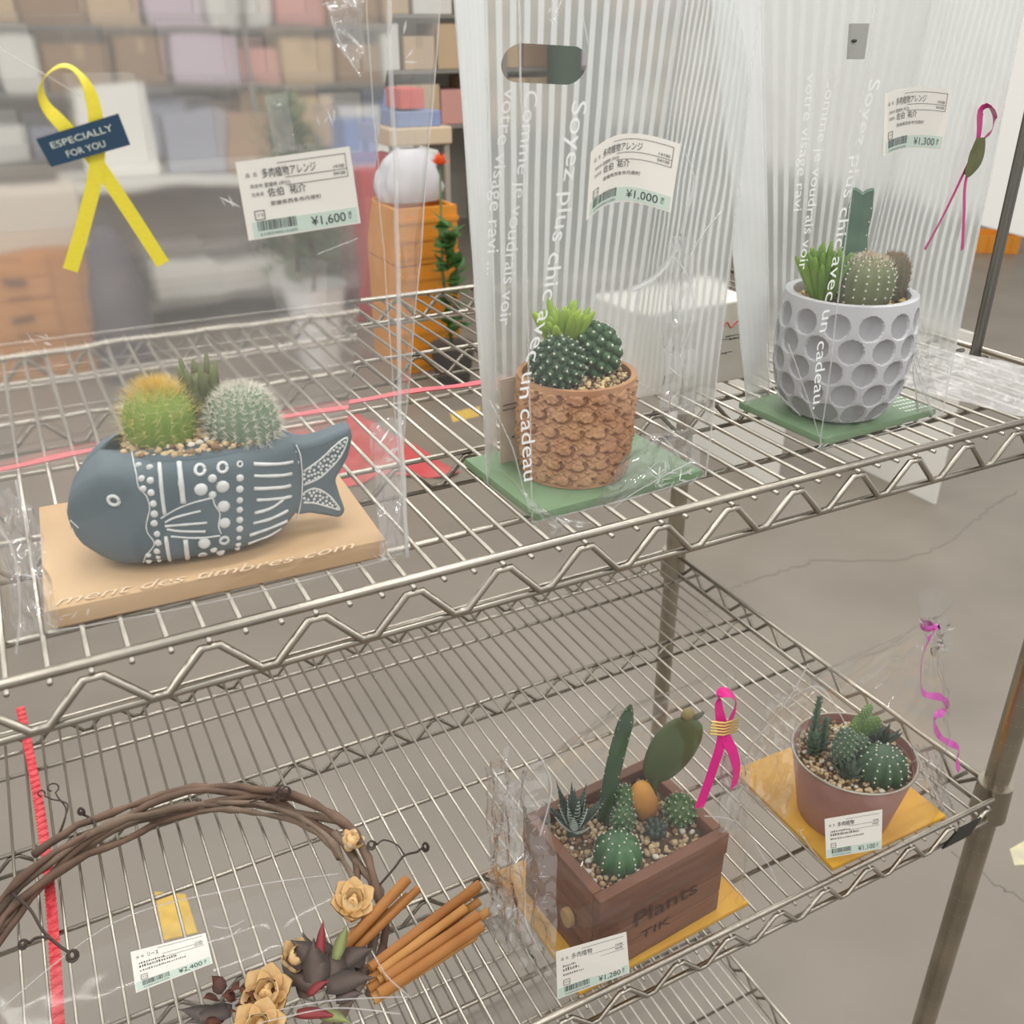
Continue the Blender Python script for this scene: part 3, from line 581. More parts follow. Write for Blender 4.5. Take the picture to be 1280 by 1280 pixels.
# ------------------------------------------------------------------ labels, lettering, ribbons
M_PAPER = mat('label_paper', (230, 226, 218), .55); M_INK = mat('black_print', (44, 44, 46), .7); M_GREY = mat('grey_print', (96, 96, 98), .7)
M_BAND = mat('pale_green_print', (196, 212, 200), .6); M_WHITEINK = mat('white_print', (244, 246, 245), .5)
M_CLEAR = film('clear_film', .045, 1.5, .06, .35, 16); M_CLEARB = film('clear_film_back', .09, .6, .1, .2, 12, blur=.8)
M_CRISP = film('crisp_film', .025, 1.3, .045, .6, 18); M_EDGE = film('film_fold', .3, 1.6, .1, .2, 20); M_HAZY = film('hazy_film', .42, 1.2, .12, .5, 20)
M_STRIPE = striped_film('striped_frosted_film'); M_STRIPE2 = striped_film('striped_gusset_film', low=.96, high=.98, col=(.83, .845, .85), gap=.96)
M_WRINK = film('wrinkled_film', .12, 5.5, .045, .8, 44); M_TAPE = film('adhesive_tape', .05, .8, .1, .6, 60)
def bil(Q, u, v): return lerp(lerp(Q[0], Q[1], u), lerp(Q[3], Q[2], u), v)
class Face:
    """a w x h cm printed face laid on the quad Q (top left, top right, bottom right, bottom left)"""
    def __init__(s, Q, w, h, bend=0.0, lift=0.0):
        s.lift = lift
        s.Q = [Vector(q) for q in Q]; s.w = w; s.h = h; s.n = (s.Q[1]-s.Q[0]).cross(s.Q[3]-s.Q[0]).normalized(); s.bend = bend
        if s.n.y > 0 and abs(s.n.y) > .3: s.n = -s.n
        elif s.n.z < 0 and abs(s.n.y) <= .3: s.n = -s.n
    def __call__(s, u, v, t=0): return bil(s.Q, u/s.w, v/s.h)+s.n*(t+s.bend*math.sin(PI*max(0, min(1, u/s.w))))+Vector((0, 0, s.lift*math.sin(PI*max(0, min(1, u/s.w)))))
    def plate(s, b, u0, v0, u1, v1, t, th=.02, n=1):
        n = max(n, int(abs(u1-u0)/s.w*12) if s.bend else n)
        vs = [s(u0+(u1-u0)*i/n, v, tt) for i in range(n+1) for v in (v0, v1) for tt in (t-th, t)]
        fs = [(4*i+1, 4*i+3, 4*i+7, 4*i+5) for i in range(n)]+[(4*i, 4*i+4, 4*i+6, 4*i+2) for i in range(n)]+[(4*i, 4*i+1, 4*i+5, 4*i+4) for i in range(n)]+[(4*i+2, 4*i+6, 4*i+7, 4*i+3) for i in range(n)]+[(0, 2, 3, 1), (4*n, 4*n+1, 4*n+3, 4*n+2)]
        return b.add(vs, fs)
    def text(s, b, body, u, v, size, t=.035, wd=None, shear=0, rot=0):
        V_, F_ = glyphs(body, 1.0, shear); mx = max(p[0] for p in V_); k = size*1.4; kx = wd/mx if wd else k
        if rot: b.add([s(u+p[1]*k, v+p[0]*kx, t) for p in V_], F_)
        else: b.add([s(u+p[0]*kx, v-p[1]*k, t) for p in V_], F_)
        return b
def crumple_sheet(parent, Q, amp, seed, nu=40, nv=50, material=None):
    """a loose fold of film, tightly creased"""
    b = MB(); b_n = (Vector(Q[1])-Vector(Q[0])).cross(Vector(Q[3])-Vector(Q[0])).normalized()
    def P(u, v):
        q = Vector((u*3.2, v*3.2, seed)); r = (1-2*abs(noise.noise(q)))*.7+(1-2*abs(noise.noise(q*2.3)))*.4+.2*noise.noise(q*6)
        p = bil(Q, u, v); e = min(1, 5*u+.4, 5*(1-u)+.4); return p+b_n*amp*r*e+Vector((.5*amp*noise.noise(q*1.7+Vector((9, 0, 0))), 0, .4*amp*noise.noise(q*1.3)))
    b.grid(P, nu, nv); return b.build('film_fold', material or M_WRINK, parent, smooth=True)
def price_label(parent, Q, price, full=True, bend=0, lift=0, seed=1, title='多肉植物アレンジ'):
    f = Face(Q, 5.8, 3.8, bend, lift); rng = random.Random(seed)
    b = MB(); f.plate(b, 0, 0, 5.8, 3.8, 0, .03); pl = b.build('price_label', M_PAPER, parent, smooth=False, label='white price label reading %s with a pale green band' % price)
    b = MB(); f.plate(b, .08 if not full else .3, 2.95, 5.7, 3.72, .018); b.build('colour_band', M_BAND, pl, smooth=False)
    b = MB(); g = MB()
    f.text(b, title, 1.15, .88, .36, wd=2.75 if full else (1.7 if len(title) > 3 else .9)); f.text(g, '品  名', .35, .78, .17)
    for v in (.28, 1.0, 1.38): f.plate(g, 2.0 if v == .28 else 2.3, v, 5.5, v+.025, .03, .01)
    if full: f.plate(g, 5.48, .28, 5.505, 1.4, .03, .01)
    f.text(b, '14100', 4.75, .93, .17, wd=.62); f.text(b, '04100', 4.75, 1.27, .17, wd=.62)
    if full:
        f.text(g, '原産地', .5, 1.32, .15); f.text(b, '愛媛県 (中川)', 1.2, 1.34, .17, wd=1.3)
        f.text(b, '佐伯  祐介', 1.3, 1.8, .33, wd=1.95); f.text(g, '生産者', .5, 1.72, .15)
        f.text(b, '愛媛県西条市丹原町', 1.35, 2.25, .17, wd=2.6)
    else:
        for v, u1, h in ((1.4, 2.4, .2), (1.75, 3.3, .28), (2.1, 3.9, .17)):     # print too small to read
            u = .5
            while u < u1:
                c = rng.uniform(.1, .22); f.plate(b if rng.random() < .5 else g, u, v-h*rng.uniform(.6, 1), u+c*.5, v-h*.1, .03, .01); u += c
    for q in ((.5, 2.42, 1.0, 2.45), (.5, 2.85, 1.0, 2.88), (.5, 2.42, .53, 2.88), (.97, 2.42, 1.0, 2.88)): f.plate(b, *q, .03, .01)
    f.text(b, 'プラ', .56, 2.73, .14)
    u = .55
    while u < 2.55:
        c = rng.choice((.02, .035, .055)); f.plate(b, u, 2.98 if not full else 2.93, u+c, 3.42, .03, .01); u += c+rng.choice((.025, .04, .06))
    f.text(g, '2100240016300', .6, 3.66, .13, wd=1.9)
    f.text(b, price, 3.25, 3.56, .46, wd=1.8); f.text(b, '税込', 5.22, 3.12, .14, rot=1)
    b.build('lettering', M_INK, pl, smooth=False); g.build('small_print', M_GREY, pl, smooth=False)
    return pl
def text_path(b, body, size, path, across, shear=0.0):
    """letters laid along path (its whole length), their tops towards across"""
    V_, F_ = glyphs(body, 1.0, shear); mx = max(p[0] for p in V_); P = smooth_path(path, 8); L_ = [0]
    for a, c in zip(P, P[1:]): L_.append(L_[-1]+(c-a).length)
    def at(s):
        s = max(0, min(L_[-1]-1e-6, s))
        for i in range(len(P)-1):
            if L_[i+1] >= s: return lerp(P[i], P[i+1], (s-L_[i])/max(1e-9, L_[i+1]-L_[i]))
        return P[-1]
    return b.add([at(p[0]/mx*L_[-1])+Vector(across)*p[1]*size for p in V_], F_)
def panel(b, A, B, C, D, nu, nv, amp=.12, bulge=0.0, seed=0, wid=None, hei=None, fs=.22, top=None, sq=1.0, foot=0.0):
    """film between the bottom edge A-B and the top edge C-D, creased by ridged noise"""
    A, B, C, D = map(Vector, (A, B, C, D)); n = (B-A).cross(C-A).normalized(); wd = wid or (B-A).length; hh = hei or (C-A).length
    def P(u, v):
        vv = v*(top(u) if top else 1); p = lerp(lerp(A, B, u), lerp(C, D, u), vv)
        e = min(1, 6*u, 6*(1-u)); q = Vector((u*wd, v*hh*.55, seed*9.1))
        r = (1-abs(noise.noise(q*fs))*2)*.6+noise.noise(q*fs*2.7)*.5
        k = amp*(1+foot*max(0, 1-v*5))
        return (p+n*(bulge*math.sin(PI*u)*math.sin(PI*min(1, v*1.1))+k*e*r), (u*wd, vv*hh))
    b.grid(P, nu, nv); return P
def fold(parent, pts, r=.05, name='fold_edge'):
    pts = smooth_path(pts, 8); pts = [p+Vector((noise.noise(p*.35)*.12, 0, 0)) for p in pts]
    return MB().tube(pts, r, 5).build(name, M_EDGE, parent, smooth=True)
def ribbon(parent, name, material, path, wd, width, th=.03, label=None, k=6):
    P = smooth_path(path, k); n = len(P)
    if isinstance(wd, list):
        W_ = [lerp(wd[min(len(wd)-2, int(i*(len(wd)-1)/(n-.999)))], wd[min(len(wd)-1, int(i*(len(wd)-1)/(n-.999))+1)], (i*(len(wd)-1)/(n-.999)) % 1) for i in range(n)]
    else: W_ = wd
    return MB().strip(P, W_, width, th).build(name, material, parent, smooth='auto', label=label)
def rounded_board(name, x0, y0, x1, y1, z0, z1, material, label, cat, rot=0, group=None, puff=.2):
    cx, cy = (x0+x1)/2, (y0+y1)/2; hx, hy = (x1-x0)/2, (y1-y0)/2; kk, qq = math.cos(rot), math.sin(rot); b = MB()
    def f(u, v):
        a = 2*PI*u; e = .16; c, s = math.cos(a), math.sin(a); r = 1/max(abs(c), abs(s)); X, Y = c*r, s*r
        t = min(1, v/.999); ph = t*PI; s_ = [0, .5, .9, .985, 1, 1, .985, .9, .5, 0][int(round(v*9))]; z = [0, 0, 0, .12, .4, .7, .93, 1, 1+puff*.6, 1+puff][int(round(v*9))]
        x, y = X*hx*(s_ if s_ < .9 else 1-(1-s_)*.3), Y*hy*(s_ if s_ < .9 else 1-(1-s_)*.3); z = z0+(z1-z0)*z
        return (cx+x*kk-y*qq, cy+x*qq+y*kk, z)
    b.grid(f, 64, 9, closed=True); return b.build(name, material, base=(cx, cy, z0), smooth='auto', label=label, cat=cat, group=group)

# ------------------------------------------------------------------ boards the pots stand on
M_KRAFT = mat('kraft_paper', (208, 176, 136), .7, c2=(198, 164, 124), scale=9, bump=.1, bscale=40)
kb = rounded_board('kraft_board', -1.3, 3.6, 17.3, 17.0, .05, 1.35, M_KRAFT, 'brown kraft paper covered board lying under the fish planter', 'board', math.radians(-2.6), puff=.04)
b = MB(); text_path(b, 'ment des timbres com', 1.15, [(-1.10,4.23,1.43), (4.20,3.72,1.43), (9.90,3.05,1.43), (15.00,2.88,1.43)], (.1, 1, 0), .35)
b.build('lettering', mat('faint_white_print', (226, 204, 174), .7), kb, smooth=False, label='white handwriting print along the front of the kraft board')
M_GRN = mat('sage_green_card', (122, 152, 116), .55, var=.06, scale=12)
rounded_board('green_board', 26.8, 3.2, 40.3, 13.2, .05, .75, M_GRN, 'sage green board lying under the terracotta pot', 'board', math.radians(2), puff=.0)
gb = rounded_board('green_board', 51.9, 4.1, 64.6, 13.4, .05, .7, M_GRN, 'sage green board lying under the pale grey dimpled pot', 'board', math.radians(3), puff=.0)
b = MB()
for i in range(7):
    u = 62.0; y = 5.0+i*.62
    while u < 64.3: b.box((u, y, .70), (u+.22, y+.2, .735)); u += .36
b.build('lettering', M_WHITEINK, gb, smooth=False)
M_YEL = mat('mustard_card', (222, 172, 62), .55, c2=(210, 156, 52), scale=12)
rounded_board('yellow_board', 30.1, .95, 48.9, 15.8, LOW+.05, LOW+.65, M_YEL, 'mustard yellow board lying under the wooden planter box', 'board', math.radians(2.2), puff=.0)
rounded_board('yellow_board', 59.3, .6, 74.7, 16.0, LOW+.05, LOW+.65, M_YEL, 'mustard yellow board lying under the pink metal pot', 'board', math.radians(-1), puff=.0)

# ------------------------------------------------------------------ clear bag round the fish planter
bag = thing('clear_gift_bag', (7.5, 9.5, .1), 'tall clear cellophane gift bag around the fish planter with yellow ribbon', 'gift bag')
FL, FR_, FLt, FRt = (-3.2, 2.4, .2), (17.9, 2.4, .2), (-5.2, 3.9, 34), (19.23,3.90,31.41)
BL, BR, BLt, BRt = (-3.0, 17.9, .2), (18.9, 17.3, .2), (-4.5, 10.5, 34), (23.09,12.00,31.95)
MR, MRt = (18.7, 6.0, .2), (24.65,9.50,31.85)
b = MB(); panel(b, FL, FR_, FLt, FRt, 80, 70, .16, 0, 1, foot=1.5); b.build('front_panel', M_CLEAR, bag, smooth=True)
b = MB(); panel(b, BL, BR, BLt, BRt, 60, 50, .2, 0, 2); b.build('back_panel', M_CLEARB, bag, smooth=True)
b = MB(); panel(b, FR_, MR, FRt, MRt, 16, 60, .16, 0, 3, foot=1.5); b.build('side_gusset', M_CLEAR, bag, smooth=True)
b = MB(); panel(b, MR, BR, MRt, BRt, 16, 60, .16, 0, 3, foot=1.5); b.build('side_gusset', M_CLEAR, bag, smooth=True)
b = MB(); panel(b, FL, BL, FLt, BLt, 30, 60, .35, .8, 4, foot=2); b.build('side_gusset', M_CLEAR, bag, smooth=True)
fold(bag, [FR_, lerp(FR_, FRt, .3)+Vector((-.1, 0, 0)), lerp(FR_, FRt, .65)+Vector((.1, 0, 0)), FRt], .13)
fold(bag, [lerp(FR_, FRt, .02), lerp(FR_, FRt, .5)+Vector((-.55, .3, 0)), Vector(FRt)+Vector((-1.0, .4, 0))], .035)
fold(bag, [MR, lerp(MR, MRt, .3), lerp(MR, MRt, .65), MRt], .04)
fold(bag, [FL, (-2.2, 3.4, 5), (-3.6, 3.6, 12), FLt], .07)
fold(bag, [(-1.31,5.00,8.38), (-1.40,4.20,4.73), (-1.43,3.00,1.02)], .07); fold(bag, [(4.80,3.30,25.71), (2.14,3.20,27.57)], .03)
fold(bag, [(-1.75,2.90,0.78), (1.86,2.90,0.41), (8.13,2.90,0.08), (17.37,2.80,0.15)], .05)
fold(bag, [(16.24,3.60,28.76), (16.59,3.50,27.43), (17.36,3.50,26.19)], .04); fold(bag, [(14.48,3.30,18.15), (16.55,3.30,18.74)], .03)
def crumple(parent, c, sx, sz, n, seed, dy=0.5, matl=None, base=None):
    """small sharp facets where the film is pinched, their glints put in as white haze"""
    rng = random.Random(seed); b = MB()
    for _ in range(n):
        p = Vector(c)+Vector((rng.uniform(-sx, sx), rng.uniform(-dy, dy), rng.uniform(-sz, sz))); a = Vector((rng.uniform(-1, 1), rng.uniform(-.5, .5), rng.uniform(-1, 1))).normalized(); d = Vector((rng.uniform(-.5, .5), -1, rng.uniform(0, 1.2))).normalized(); c2 = a.cross(d).normalized()
        l, w_ = rng.uniform(.15, .6), rng.uniform(.02, .09)
        b.add([p-a*l, p+c2*w_+d*.06, p+a*l, p-c2*w_], [(0, 1, 3), (1, 2, 3)])
    return b.build('film_glints', matl or M_CRUM, parent, smooth=False)
M_CRUM = film('pinched_film_glint', .5, 3.5, .12, .0, 30)  # white haze paints the glints on the creases, whatever the lamps do
crumple_sheet(bag, ((-2.50,5.00,8.64), (-0.88,4.00,6.96), (-1.01,2.30,0.91), (-3.08,2.60,0.66)), .7, 2.9, 24, 44)
crumple_sheet(bag, ((16.80,4.20,8.28), (19.02,4.40,8.30), (18.09,2.40,0.54), (16.31,2.20,0.57)), .4, 4.9, 18, 40)
crumple_sheet(bag, ((16.09,3.80,29.41), (17.96,3.90,29.60), (17.46,3.50,26.40), (16.44,3.40,27.44)), .4, 5.9, 18, 22)
crumple(bag, (16.54,3.40,28.60), .8, 1.2, 9, 1); crumple(bag, (10.38,3.30,21.07), .35, .3, 4, 2); crumple(bag, (15.35,3.30,24.37), .5, .2, 4, 3); crumple(bag, (-1.68,3.00,2.87), .5, 1.6, 10, 4); crumple(bag, (17.21,3.20,7.11), .7, 1.0, 9, 5); crumple(bag, (1.10,4.00,15.11), .6, .6, 5, 6); crumple(bag, (-0.49,2.80,1.43), 1.0, .3, 5, 7); crumple(bag, (16.61,2.70,0.78), .8, .5, 8, 8); crumple(bag, (21.00,6.00,27.72), .3, 1.4, 4, 9)
price_label(bag, ((10.94,3.30,22.71), (16.49,3.20,23.14), (16.71,3.00,19.53), (11.05,3.00,19.18)), '¥1,600', seed=4)
b = MB(); f = Face(((12.70,3.50,25.48), (13.73,3.50,25.66), (13.83,3.05,23.14), (12.78,3.05,23.02)), 1, 3); f.plate(b, 0, 0, 1, 3, 0, .03, 2); b.build('tape', M_TAPE, bag, smooth=False, label='clear tape holding the price label')
M_YRIB = mat('yellow_grosgrain', (240, 222, 60), .5, var=.08, scale=400, stretch=(1, 1, 4))
ribbon(bag, 'ribbon', M_YRIB, [(3.00,3.00,18.62), (4.01,3.05,20.72), (4.84,3.10,22.68), (5.18,3.10,24.29), (5.22,3.10,25.71), (4.86,2.90,26.59), (4.36,2.80,26.90), (3.78,2.90,26.67), (3.34,3.00,26.14), (3.38,3.20,25.39), (3.98,3.20,24.49), (4.87,3.15,23.16), (5.88,3.10,21.01), (6.98,3.00,18.49)],
       [(1, 0, 0), (1, 0, .1), (1, 0, 0), (1, 0, 0), (1, .6, 0), (.3, 1, .3), (0, 1, .2), (0, 1, 0), (.3, 1, .1), (.7, .8, .3), (1, .2, .6), (1, 0, .6), (1, 0, .5), (1, 0, .45)], .62, label='yellow ribbon loop with two tails')
b = MB(); f = Face(((2.73,2.85,24.14), (6.15,2.85,25.01), (6.42,2.80,23.74), (3.09,2.80,23.01)), 3.6, 1.4); f.plate(b, 0, 0, 3.6, 1.4, 0, .03)
sk = b.build('sticker', mat('navy_sticker', (26, 62, 88), .45), bag, smooth=False, label='navy sticker reading ESPECIALLY FOR YOU')
b = MB(); f.text(b, 'ESPECIALLY', .38, .62, .30, wd=2.75); f.text(b, 'FOR YOU', .82, 1.18, .30, wd=1.75); b.build('lettering', mat('cream_print', (214, 222, 210), .5), sk, smooth=False)

# ------------------------------------------------------------------ the two striped bags
def striped_bag(base, label, fl, fr, br, bl, ml, flt, frt, brt, blt, mlt, hole=None, seed=0, gus=.3):
    bg_ = thing('striped_gift_bag', base, label, 'gift bag')
    b = MB(); panel(b, fl, fr, flt, frt, 60, 70, .14, 0, seed+1, foot=2); b.build('front_panel', M_CLEAR, bg_, smooth=True)
    b = MB(); P = panel(b, bl, br, blt, brt, 72, 150, .08, 0, seed+2)
    if hole:
        hx_, hy_, hz_, hw, hh = hole; v0 = hz_/33*(Vector(blt)-Vector(bl)).length; q_ = lerp(bl, blt, hz_/33); u0 = (hx_-q_.x)/(lerp(br, brt, hz_/33).x-q_.x)*(Vector(br)-Vector(bl)).length
        KA = math.radians(11); rotuv = lambda uv: ((uv[0]-u0)*math.cos(KA)-(uv[1]-v0)*math.sin(KA), (uv[0]-u0)*math.sin(KA)+(uv[1]-v0)*math.cos(KA))
        def inside(uv):
            x, z = rotuv(uv); x, z = abs(x), abs(z); x = max(0, x-(hw-hh)); return math.hypot(x, z) < hh
        out = [i for i, q in enumerate(b.uv) if inside(q)]; so = set(out); used = set()
        nf = [f for f in b.f if not any(i in so for i in f)]; cut = [f for f in b.f if any(i in so for i in f)]; rim = {i for f in cut for i in f if i not in so}; A_, B_, C_ = Vector(bl), Vector(br), Vector(blt)
        for i in rim:                                # pull the rim onto the rounded outline of the handle hole
            x, z = rotuv(b.uv[i]); cx = max(-(hw-hh), min(hw-hh, x)); d = Vector((x-cx, z)); d = d.normalized()*hh; X_, Z_ = cx+d.x, d.y; b.uv[i] = (u0+X_*math.cos(KA)+Z_*math.sin(KA), v0-X_*math.sin(KA)+Z_*math.cos(KA))
            uu = b.uv[i][0]/(B_-A_).length; vv = b.uv[i][1]/(C_-A_).length; b.v[i] = tuple(P(uu, vv)[0])
        b.f = nf
    b.build('back_panel', M_STRIPE, bg_, smooth=True, label='frosted back panel with white stripes')
    b = MB(); panel(b, ml, fl, mlt, flt, 24, 60, .08, 0, seed+3); b.build('side_gusset', M_CLEAR, bg_, smooth=True)
    b = MB(); panel(b, ml, bl, mlt, blt, 20, 60, .06, 0, seed+5); b.uv = [(u, v+3.5-gus*u) for u, v in b.uv]
    b.build('side_gusset', M_STRIPE2, bg_, smooth=True, label='frosted white side fold')
    b = MB(); panel(b, fr, br, frt, brt, 30, 60, .2, -.6, seed+4, top=lambda u: .78+.22*math.sqrt(max(0, 1-(1-u)**2)) if hole else 1.0)
    b.uv = [(u, v-1.0) for u, v in b.uv]; b.build('side_gusset', M_STRIPE, bg_, smooth=True)
    for a, t, r in ((fl, flt, .06), (fr, frt, .07), (bl, blt, .04), (ml, mlt, .06)): fold(bg_, [a, lerp(a, t, .5), t], r)
    fold(bg_, [fl, lerp(fl, fr, .5)+Vector((0, -.3, 0)), fr], .05)
    return bg_
bag2 = striped_bag((33.5, 8, .1), 'clear fronted gift bag with white striped back around the terracotta pot', (26.7, 2.9, .2), (40.9, 3.5, .2), (40.6, 13.9, .2), (29.2, 12.9, .2), (26.65,9.25,0.20),
    (26.2, 4.2, 33), (41.92,4.20,30.46), (42.6, 12.0, 33), (27.83,11.40,31.26), (24.18,7.50,31.02), hole=(32.16,11.80,27.25)+(2.5, 1.05), seed=10)
X = (1, 0, 0); LLAB = 'white French lettering running down the bag front'
def run(parent, body, size, path): b = MB(); text_path(b, body, size, path, X); b.build('lettering', M_WHITEINK, parent, smooth=False, label=LLAB)
run(bag2, 'Soyez plus chic avec un cadeau', 1.32, [(29.15,3.40,24.82), (28.65,3.30,20.92), (27.86,3.20,17.39), (27.24,3.10,14.22), (26.21,3.00,11.02), (25.74,2.90,9.21), (25.70,2.80,8.15), (25.94,2.70,3.32)])
run(bag2, 'Comme je voudrais voir', 1.1, [(26.23,3.30,25.41), (25.99,3.80,21.11), (25.70,4.20,18.33), (25.53,4.60,15.01), (25.36,4.80,12.63)])
run(bag2, 'votre visage ravi ...', 1.1, [(25.64,4.50,25.45), (25.39,4.90,22.75), (25.11,5.40,19.15), (24.96,5.60,15.51)])
price_label(bag2, ((29.85,2.50,22.26), (35.95,2.70,22.35), (35.35,2.40,18.66), (29.51,2.20,18.72)), '¥1,000', bend=-1.0, lift=.75, seed=5)
MB().strip(smooth_path([(35.45,6.00,13.38), (36.89,5.50,14.19), (37.98,5.00,15.83), (38.15,4.60,17.92), (38.29,4.20,20.07), (37.32,3.90,21.56)], 8), (.5, 1, .3), .7, .03).build('loose_flap', M_HAZY, bag2, smooth=True)
for q in ([(40.61,4.00,18.20), (38.97,3.70,17.04), (37.95,3.60,15.60)], [(36.72,3.60,15.82), (38.01,3.50,14.23), (38.50,3.50,11.89), (37.65,3.50,9.11)], [(35.45,3.30,3.34), (36.48,3.20,4.09), (38.30,3.30,2.18)], [(24.53,4.50,8.30), (25.47,3.40,5.40), (26.40,2.80,1.06)], [(32.32,2.80,-0.33), (34.93,3.00,0.65), (39.47,3.20,1.80)], [(32.01,10.80,28.45), (32.63,10.80,29.70)], [(34.09,10.80,28.88), (34.60,10.80,27.33)]): fold(bag2, q, .05)
crumple_sheet(bag2, ((34.88,3.30,4.25), (40.47,4.40,3.55), (40.72,3.60,-0.52), (30.63,2.60,0.16)), .42, 6.3, 40, 30)
crumple_sheet(bag2, ((25.64,3.20,3.29), (26.52,2.70,1.08), (31.09,2.30,-0.70), (27.72,2.20,-0.58)), .3, 7.7, 20, 20)
crumple_sheet(bag2, ((36.54,3.80,16.76), (38.62,4.20,16.98), (40.05,4.00,4.65), (36.63,3.40,5.47)), .5, 9.1, 16, 50)
crumple(bag2, (37.38,3.00,1.13), 2.0, .9, 36, 11); crumple(bag2, (28.58,2.70,0.02), 1.6, .3, 8, 12); crumple(bag2, (36.33,3.00,1.05), .5, .8, 5, 13); crumple(bag2, (37.38,3.40,9.18), .3, 1.2, 5, 14); crumple(bag2, (36.65,3.40,6.75), .5, .4, 4, 15); crumple(bag2, (32.05,10.70,28.95), .3, .8, 5, 16)
bag3 = striped_bag((58.2, 8.5, .1), 'clear fronted gift bag with white striped back around the grey dimpled pot', (51.3, 3.3, .2), (65.2, 4.1, .2), (65.0, 15.0, .2), (55.37,13.52,0.20), (51.82,12.18,0.20),
    (51.2, 4.6, 33), (66.2, 5.4, 33), (67.2, 14.0, 33), (49.56,13.50,31.81), (42.45,10.00,31.51), seed=30, gus=.3)
run(bag3, 'Soyez plus chic avec un cadeau.', 1.35, [(51.65,4.30,25.36), (51.06,4.20,21.00), (50.56,4.10,17.21), (50.43,4.00,14.18), (50.13,3.90,10.02), (50.02,3.80,7.76), (50.27,3.60,3.44)])
run(bag3, 'Comme je voudrais voir', 1.1, [(49.33,5.60,25.64), (49.09,5.60,20.47), (48.96,5.50,15.33), (48.80,5.40,13.31)])
run(bag3, 'votre visage ravi', 1.1, [(48.17,6.30,25.63), (48.28,6.20,21.93), (48.23,6.00,17.21)])
price_label(bag3, ((53.15,4.30,24.39), (59.79,4.60,24.48), (59.59,4.40,20.64), (53.72,4.10,20.57)), '¥1,300', bend=-.4, lift=.3, seed=6)
M_MAG = mat('magenta_ribbon', (196, 52, 128), .35, var=.1, scale=60)
ribbon(bag3, 'ribbon', M_MAG, [(59.82,4.40,13.85), (61.01,4.40,16.01), (62.24,4.40,18.79), (63.08,4.40,21.10), (62.92,4.50,22.98), (63.91,4.70,23.24), (64.95,4.90,22.62), (64.74,4.70,21.74), (63.62,4.40,20.97), (62.70,4.40,18.65), (63.29,4.40,15.94), (64.01,4.50,13.43)],
       [(1, .2, .3), (1, .3, .5), (1, .3, .2), (1, .3, 0), (1, .2, 0), (.8, 1, 0), (.7, 1, 0), (1, .6, 0), (1, .4, .2), (1, .3, 0), (1, .3, 0), (1, .3, 0)], [.42+.55*max(0, math.sin(PI*max(0, min(1, (i-16)/32))))**.6 for i in range(67)], label='magenta ribbon loop with two thin tails')
lf = smooth_path([(63.15,4.25,21.32), (63.13,4.25,20.37), (62.89,4.20,19.63), (62.41,4.20,18.80)], 4); b = MB().strip(lf, (1, 0, -.3), [.8, 1.0, 1.2, 1.35, 1.5, 1.55, 1.55, 1.5, 1.4, 1.2, 1.0, .75, .45][:len(lf)], .04)
b.build('leaf_sticker', mat('olive_foil', (104, 106, 62), .45, c2=(88, 92, 54), scale=90), bag3, label='olive green leaf shaped sticker')
for q in ([(59.34,4.30,8.73), (60.69,4.20,5.45), (64.22,4.20,0.36)], [(67.57,8.00,13.20), (68.91,8.00,6.57), (69.24,7.00,-0.19)], [(47.39,4.00,8.66), (49.86,3.80,4.18), (51.69,3.50,0.42)], [(48.36,7.00,7.71), (48.29,6.00,4.97), (50.52,5.00,2.41)]): fold(bag3, q, .05)
crumple_sheet(bag3, ((58.80,4.20,9.43), (60.76,4.60,9.39), (65.16,4.00,0.12), (61.81,3.70,1.16)), .35, 3.4, 14, 34)
crumple(bag3, (61.97,4.20,3.30), .6, 1.2, 8, 31); crumple(bag3, (51.81,3.50,0.66), .8, .4, 4, 32)
b = MB(); b.box((59.4, 4.0, 25.6), (60.9, 4.4, 28.6)); cp = b.build('clip', mat('grey_clip', (150, 150, 146), .5), None, base=(60, 4.2, 26)) if False else MB().add(*(lambda Q: ([Q(u, v, t) for u in (0, 1) for v in (0, 1) for t in (0, .25)], [(0, 1, 3, 2), (4, 6, 7, 5), (0, 4, 5, 1), (2, 3, 7, 6), (0, 2, 6, 4), (1, 5, 7, 3)]))(Face(((49.44,4.60,28.44), (50.91,4.60,28.44), (50.74,4.40,26.47), (49.46,4.40,26.49)), 1, 1))).build('clip', mat('grey_clip', (158, 158, 154), .5), bag3, smooth=False, label='grey plastic clip near the bag top')
MB().ball((49.70,4.20,27.52), (.22, .12, .1), 8, 5).build('clip_slot', M_BLK, cp)

# ------------------------------------------------------------------ card, carton and loose film on the upper shelf
M_BEIGE = mat('beige_card', (206, 190, 172), .7)
cd = MB().box((28.4, 11.0, .8), (32.2, 11.12, 7.0), math.radians(6)).build('printed_card', M_BEIGE, base=(30.3, 11.0, .8), smooth=False, label='beige printed card standing behind the terracotta pot in its bag', cat='card')
b = MB()
for z in (5.15, 4.8): b.box((28.5, 10.75, z), (32.0, 10.78, z+.09), math.radians(6))
b.tube([(29.9+.32*math.cos(k*PI/3), 10.74, 3.8+.32*math.sin(k*PI/3)) for k in range(7)], .05, 4); b.box((29.3, 10.74, 2.6), (29.5, 10.76, 2.75)); b.box((30.2, 10.78, 2.9), (30.35, 10.8, 3.1)); b.box((28.8, 10.72, 3.0), (28.95, 10.74, 3.1))
b.build('printed_marks', mat('brown_print', (92, 74, 66), .7), cd, smooth=False)
M_CARTW = mat('white_carton', (226, 220, 210), .7, var=.03, scale=10)
ct = bevel(MB().box((45.5, 18.9, .05), (57.4, 27.5, 7.3)).build('white_carton', M_CARTW, base=(50, 23, .05), smooth=False, label='white printed carton standing on the upper shelf between the two striped bags', cat='box'), .15)
b = MB(); rng = random.Random(3)
